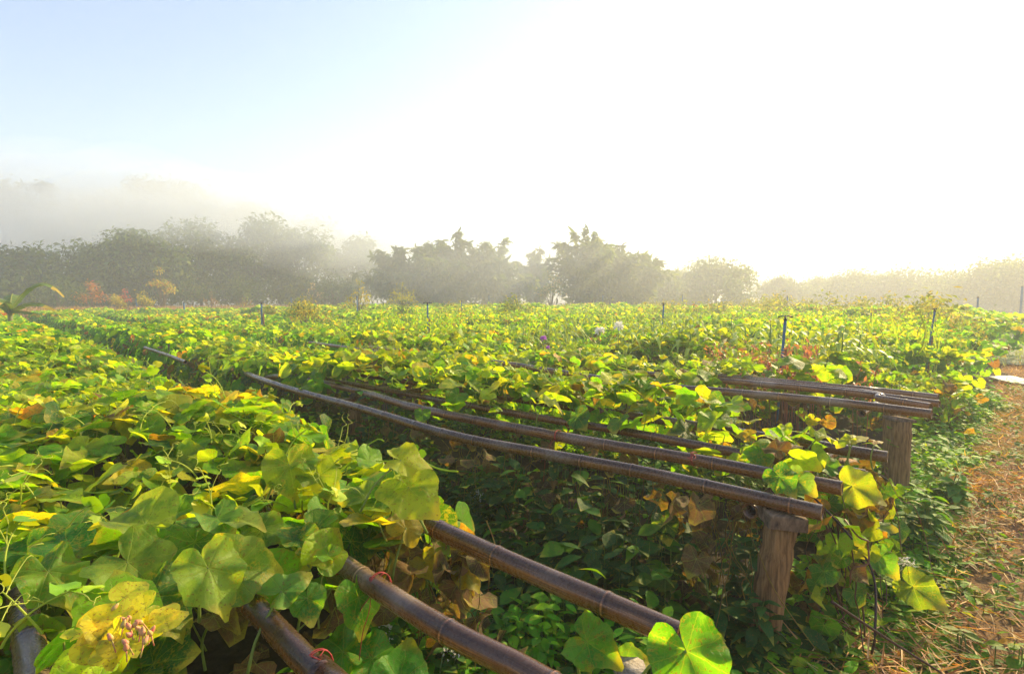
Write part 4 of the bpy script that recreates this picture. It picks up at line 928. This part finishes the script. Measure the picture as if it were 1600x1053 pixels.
def bamboo_clump(label, px, top, d, w, culms=44, cols=DARK, sprays=150, leaf=.75, group='bamboo clumps at the field edge'):
    q = atd(px, 468, d); dd = d / math.sqrt(1 + ((px - 800) / FPX) ** 2); h = CAM_H + (HZ - top) / FPX * dd
    t = thing('bamboo_clump', (q.x, q.y, 0), label, 'bamboo', group); st = MB(); lf = MB()
    for i in range(culms):
        a = rng.uniform(0, 6.28); out = w / 2 * rng.uniform(.05, 1) ** .8; plume = i % 4 == 0; hh = h * (rng.uniform(1.0, 1.16) if plume else rng.uniform(.62, .95)) * (1 - .42 * (out / (w / 2)) ** 2); d_ = np.array((math.cos(a), math.sin(a), 0)); b = np.array((q.x, q.y, 0)) + d_ * out * .3
        u = np.linspace(0, 1, 14); C = b + d_ * (out * (.12 * u + .7 * u ** 2.6))[:, None] + np.array((0, 0, 1)) * (hh * (1.1 * u - .12 * u ** 5 - .0 * u))[:, None]
        C[-3:, 2] -= np.array((.0, .02, .10)) * hh * rng.uniform(.2, 1.2); tube(st, C, np.linspace(.06, .015, 14), 5, (.12, .13, .05), cap=False)
        uu = .22 + .78 * rng.uniform(0, 1, sprays) ** .8; P = np.stack([np.interp(uu, u, C[:, j]) for j in range(3)], 1); sp = (.9 * (1.08 - uu) + .10)[:, None] * w * .095
        P = P + rng.normal(0, 1, (sprays, 3)) * sp * (1, 1, .7) * (.55 if plume else 1)
        T = rng.normal(0, .7, (sprays, 3)) + d_ * .7 + (0, 0, -.55)
        scatter(lf, [blade_leaf(1, (.05, .15, .12, .0), .5)], P, T, rng.normal(0, .6, (sprays, 3)) + (0, 0, .8), leaf * rng.uniform(.6, 1.4, sprays), np.array(cols)[rng.integers(0, len(cols), sprays)] * rng.uniform(.7, 1.3))
    st.build('culms', M['stem'], t); lf.build('crown', M['crown'], t); return t

tree('dark low tree behind the banana plant at far left', 40, 405, 66, 11)
tree('rounded green tree behind the orange leaved tree', 130, 392, 70, 12)
tree('broad dark tree behind the tall yellow sapling', 225, 376, 68, 12)
tree('tall misty tree right of the yellow sapling', 315, 356, 72, 12)
tree('grey green tree in the middle of the left forest', 400, 350, 74, 12)
tree('round topped tree before the mist, left of centre', 475, 366, 76, 11)
tree('low pale tree filling the dip left of the dense bamboo', 555, 380, 80, 11)
bush('understory_bush', 'low dark understory bush beneath the left forest', 'bush', 90, 440, 58, 5, DARK, .25, 900)
bush('understory_bush', 'leafy understory bush right of the yellow sapling', 'bush', 375, 432, 60, 6, DARK + [(.13, .15, .04)], .25, 1100)
bush('understory_bush', 'dark understory bush at the left foot of the dense bamboo', 'bush', 520, 432, 60, 6, DARK, .25, 1100)
bush('understory_bush', 'olive understory bush below the tall misty tree', 'bush', 300, 440, 60, 5, DARK + [(.16, .14, .05)], .25, 900)
bamboo_clump('dense bamboo mass, left half, with feathery top', 640, 380, 62, 11)
bamboo_clump('dense bamboo mass, middle, tallest feathery plumes', 705, 367, 60, 11, 54)
bamboo_clump('dense bamboo mass, right end, plumes leaning right', 775, 378, 60, 9, 44)
bamboo_clump('pale bamboo peeping through the gap between the two masses', 838, 392, 72, 6, 26)
bamboo_clump('arching bamboo mass right of centre, highest plumes', 925, 364, 55, 11, 60)
bamboo_clump('arching bamboo at the right end drooping toward the haze', 985, 388, 56, 8, 38)
tree('squat hazy tree under the drooping bamboo at right', 1020, 425, 70, 7, k=7000)
tree('hazy feathery tree alone right of the bamboo', 1118, 413, 80, 12, k=9000)
tree('faint hazy tree beside the lone feathery one', 1060, 430, 85, 9, k=7000)
tree('faint small tree in the glow under the sun', 1225, 438, 105, 9, k=8000, leaf=.5)
tree('broad faint tree in the glow, right of the small one', 1335, 433, 109, 14, k=8000, leaf=.5)
tree('low faint tree in the golden haze', 1280, 440, 113, 10, k=8000, leaf=.5)
tree('faint tree before the high golden treeline', 1405, 430, 107, 13, k=8000, leaf=.5)
tree('golden hazy tree toward the right edge', 1480, 434, 105, 14, k=8000, leaf=.5)
tree('highest golden hazy tree at the right edge', 1570, 416, 95, 15, k=8000, leaf=.5)
tree('faint golden tree on the right picture edge', 1640, 416, 95, 15, k=8000, leaf=.5)
PALE = [(.06, .09, .04), (.08, .11, .05)]
tree('pale pointed tree fading in the left mist', 80, 282, 175, 16, 'conifer_tree', 9000, .8, PALE, pointed=True)
for px, tp, w, lb in ((15, 296, 34, 'pale tall tree on the left picture edge in mist'), (150, 322, 34, 'pale tree in mist right of the pointed one'), (205, 312, 26, 'pale narrow tree in mist left of the tallest crown'), (265, 292, 30, 'pale tree with the tallest rounded crown in the mist'),
                      (330, 322, 32, 'pale tree in mist right of the tallest crown'), (400, 335, 34, 'faint tree dissolving into the mist above the left forest'), (480, 352, 34, 'faint low tree in mist at the right end of the forest')):
    tree(lb, px, tp, 170, w, 'misty_tree', 15000, .9, PALE, group='misty trees behind the left forest')
def far_wood():
    mb = MB()
    for i in range(70):
        px = -120 + i * 27; q = atd(px, 468, rng.uniform(185, 215)); h = rng.uniform(7, 10) + (9 if px < 420 else 0)
        leaf_ball(mb, (q.x, q.y, h * .55), h * .62, 420, 1.0, np.array(PALE), .75, .4)
    tag(mb.build('far_forest', M['crown'], None), 'faint far wood along the horizon in haze', 'forest', kind='stuff')
far_wood()

# ------------------------------------------------------------------ haze
hz = MB(); box(hz, (0, 0, 17), (1260, 1260, 36.4)); ho = hz.build('haze', bpy.data.materials.new('morning_haze'), smooth=False); ho['kind'] = 'stuff'
hm = ho.data.materials[0]; hm.use_nodes = True; hn = hm.node_tree.nodes; hn.remove(hn['Principled BSDF']); pv = hn.new('ShaderNodeVolumePrincipled')
pv.inputs['Color'].default_value = (.95, .98, 1, 1); pv.inputs['Density'].default_value = HAZE; pv.inputs['Anisotropy'].default_value = .32
hm.node_tree.links.new(pv.outputs[0], hn['Material Output'].inputs['Volume'])

def mist_bank(px, d, z, sx, sy, sz, dens, seed):
    """a low bank of morning mist: one closed lumpy body of even density"""
    c = atd(px, 468, d); n, m = 40, 20; V = []; g2 = np.random.default_rng(seed); a, b = g2.uniform(0, 6, 2)
    for i in range(m + 1):
        for j in range(n):
            ph, th = math.pi * i / m, 2 * math.pi * j / n; q = 1 + .10 * math.sin(3 * th + a) * math.sin(ph) + .07 * math.sin(5 * ph + b) * math.sin(2 * th)
            p = RGT * (sx * q * math.sin(ph) * math.cos(th)) + FWD * (sy * q * math.sin(ph) * math.sin(th)) + UP * (sz * q * math.cos(ph)); V.append((c.x + p.x, c.y + p.y, z + p.z))
    i = np.arange(m)[:, None] * n; j = np.arange(n)[None]; F = np.stack([i + j, i + n + j, i + n + (j + 1) % n, i + (j + 1) % n], -1).reshape(-1, 4)
    mt = bpy.data.materials.new('mist'); mt.use_nodes = True; nn = mt.node_tree.nodes; nn.remove(nn['Principled BSDF']); v = nn.new('ShaderNodeVolumePrincipled')
    v.inputs['Color'].default_value = (.88, .95, 1, 1); v.inputs['Density'].default_value = dens; v.inputs['Anisotropy'].default_value = .3; mt.node_tree.links.new(v.outputs[0], nn['Material Output'].inputs['Volume'])
    tag(MB().add(V, F).build('mist', mt), 'pale mist bank drifting over the trees at left', 'mist', kind='stuff')
for px, d, z, sx, sy, sz, dn in ((20, 130, 13, 36, 18, 16, .016), (160, 122, 12, 34, 16, 16, .016), (280, 112, 11, 30, 14, 14, .016), (400, 100, 9, 26, 12, 10, .017), (500, 88, 8, 18, 9, 4.5, .032),
                                 (120, 72, 9.5, 17, 7, 3.4, .030), (330, 66, 10, 18, 7, 3.6, .034), (470, 72, 8.5, 14, 7, 3.2, .034), (570, 66, 6.5, 12, 6, 2.8, .030), (690, 53, 4.5, 13, 3.5, 4.2, .024), (930, 48, 4.2, 11, 3, 4.0, .020), (830, 50, 3.5, 14, 3, 3.2, .018), (90, 100, 9, 24, 12, 9, .010)):
    mist_bank(px, d, z, sx, sy, sz, dn, px)
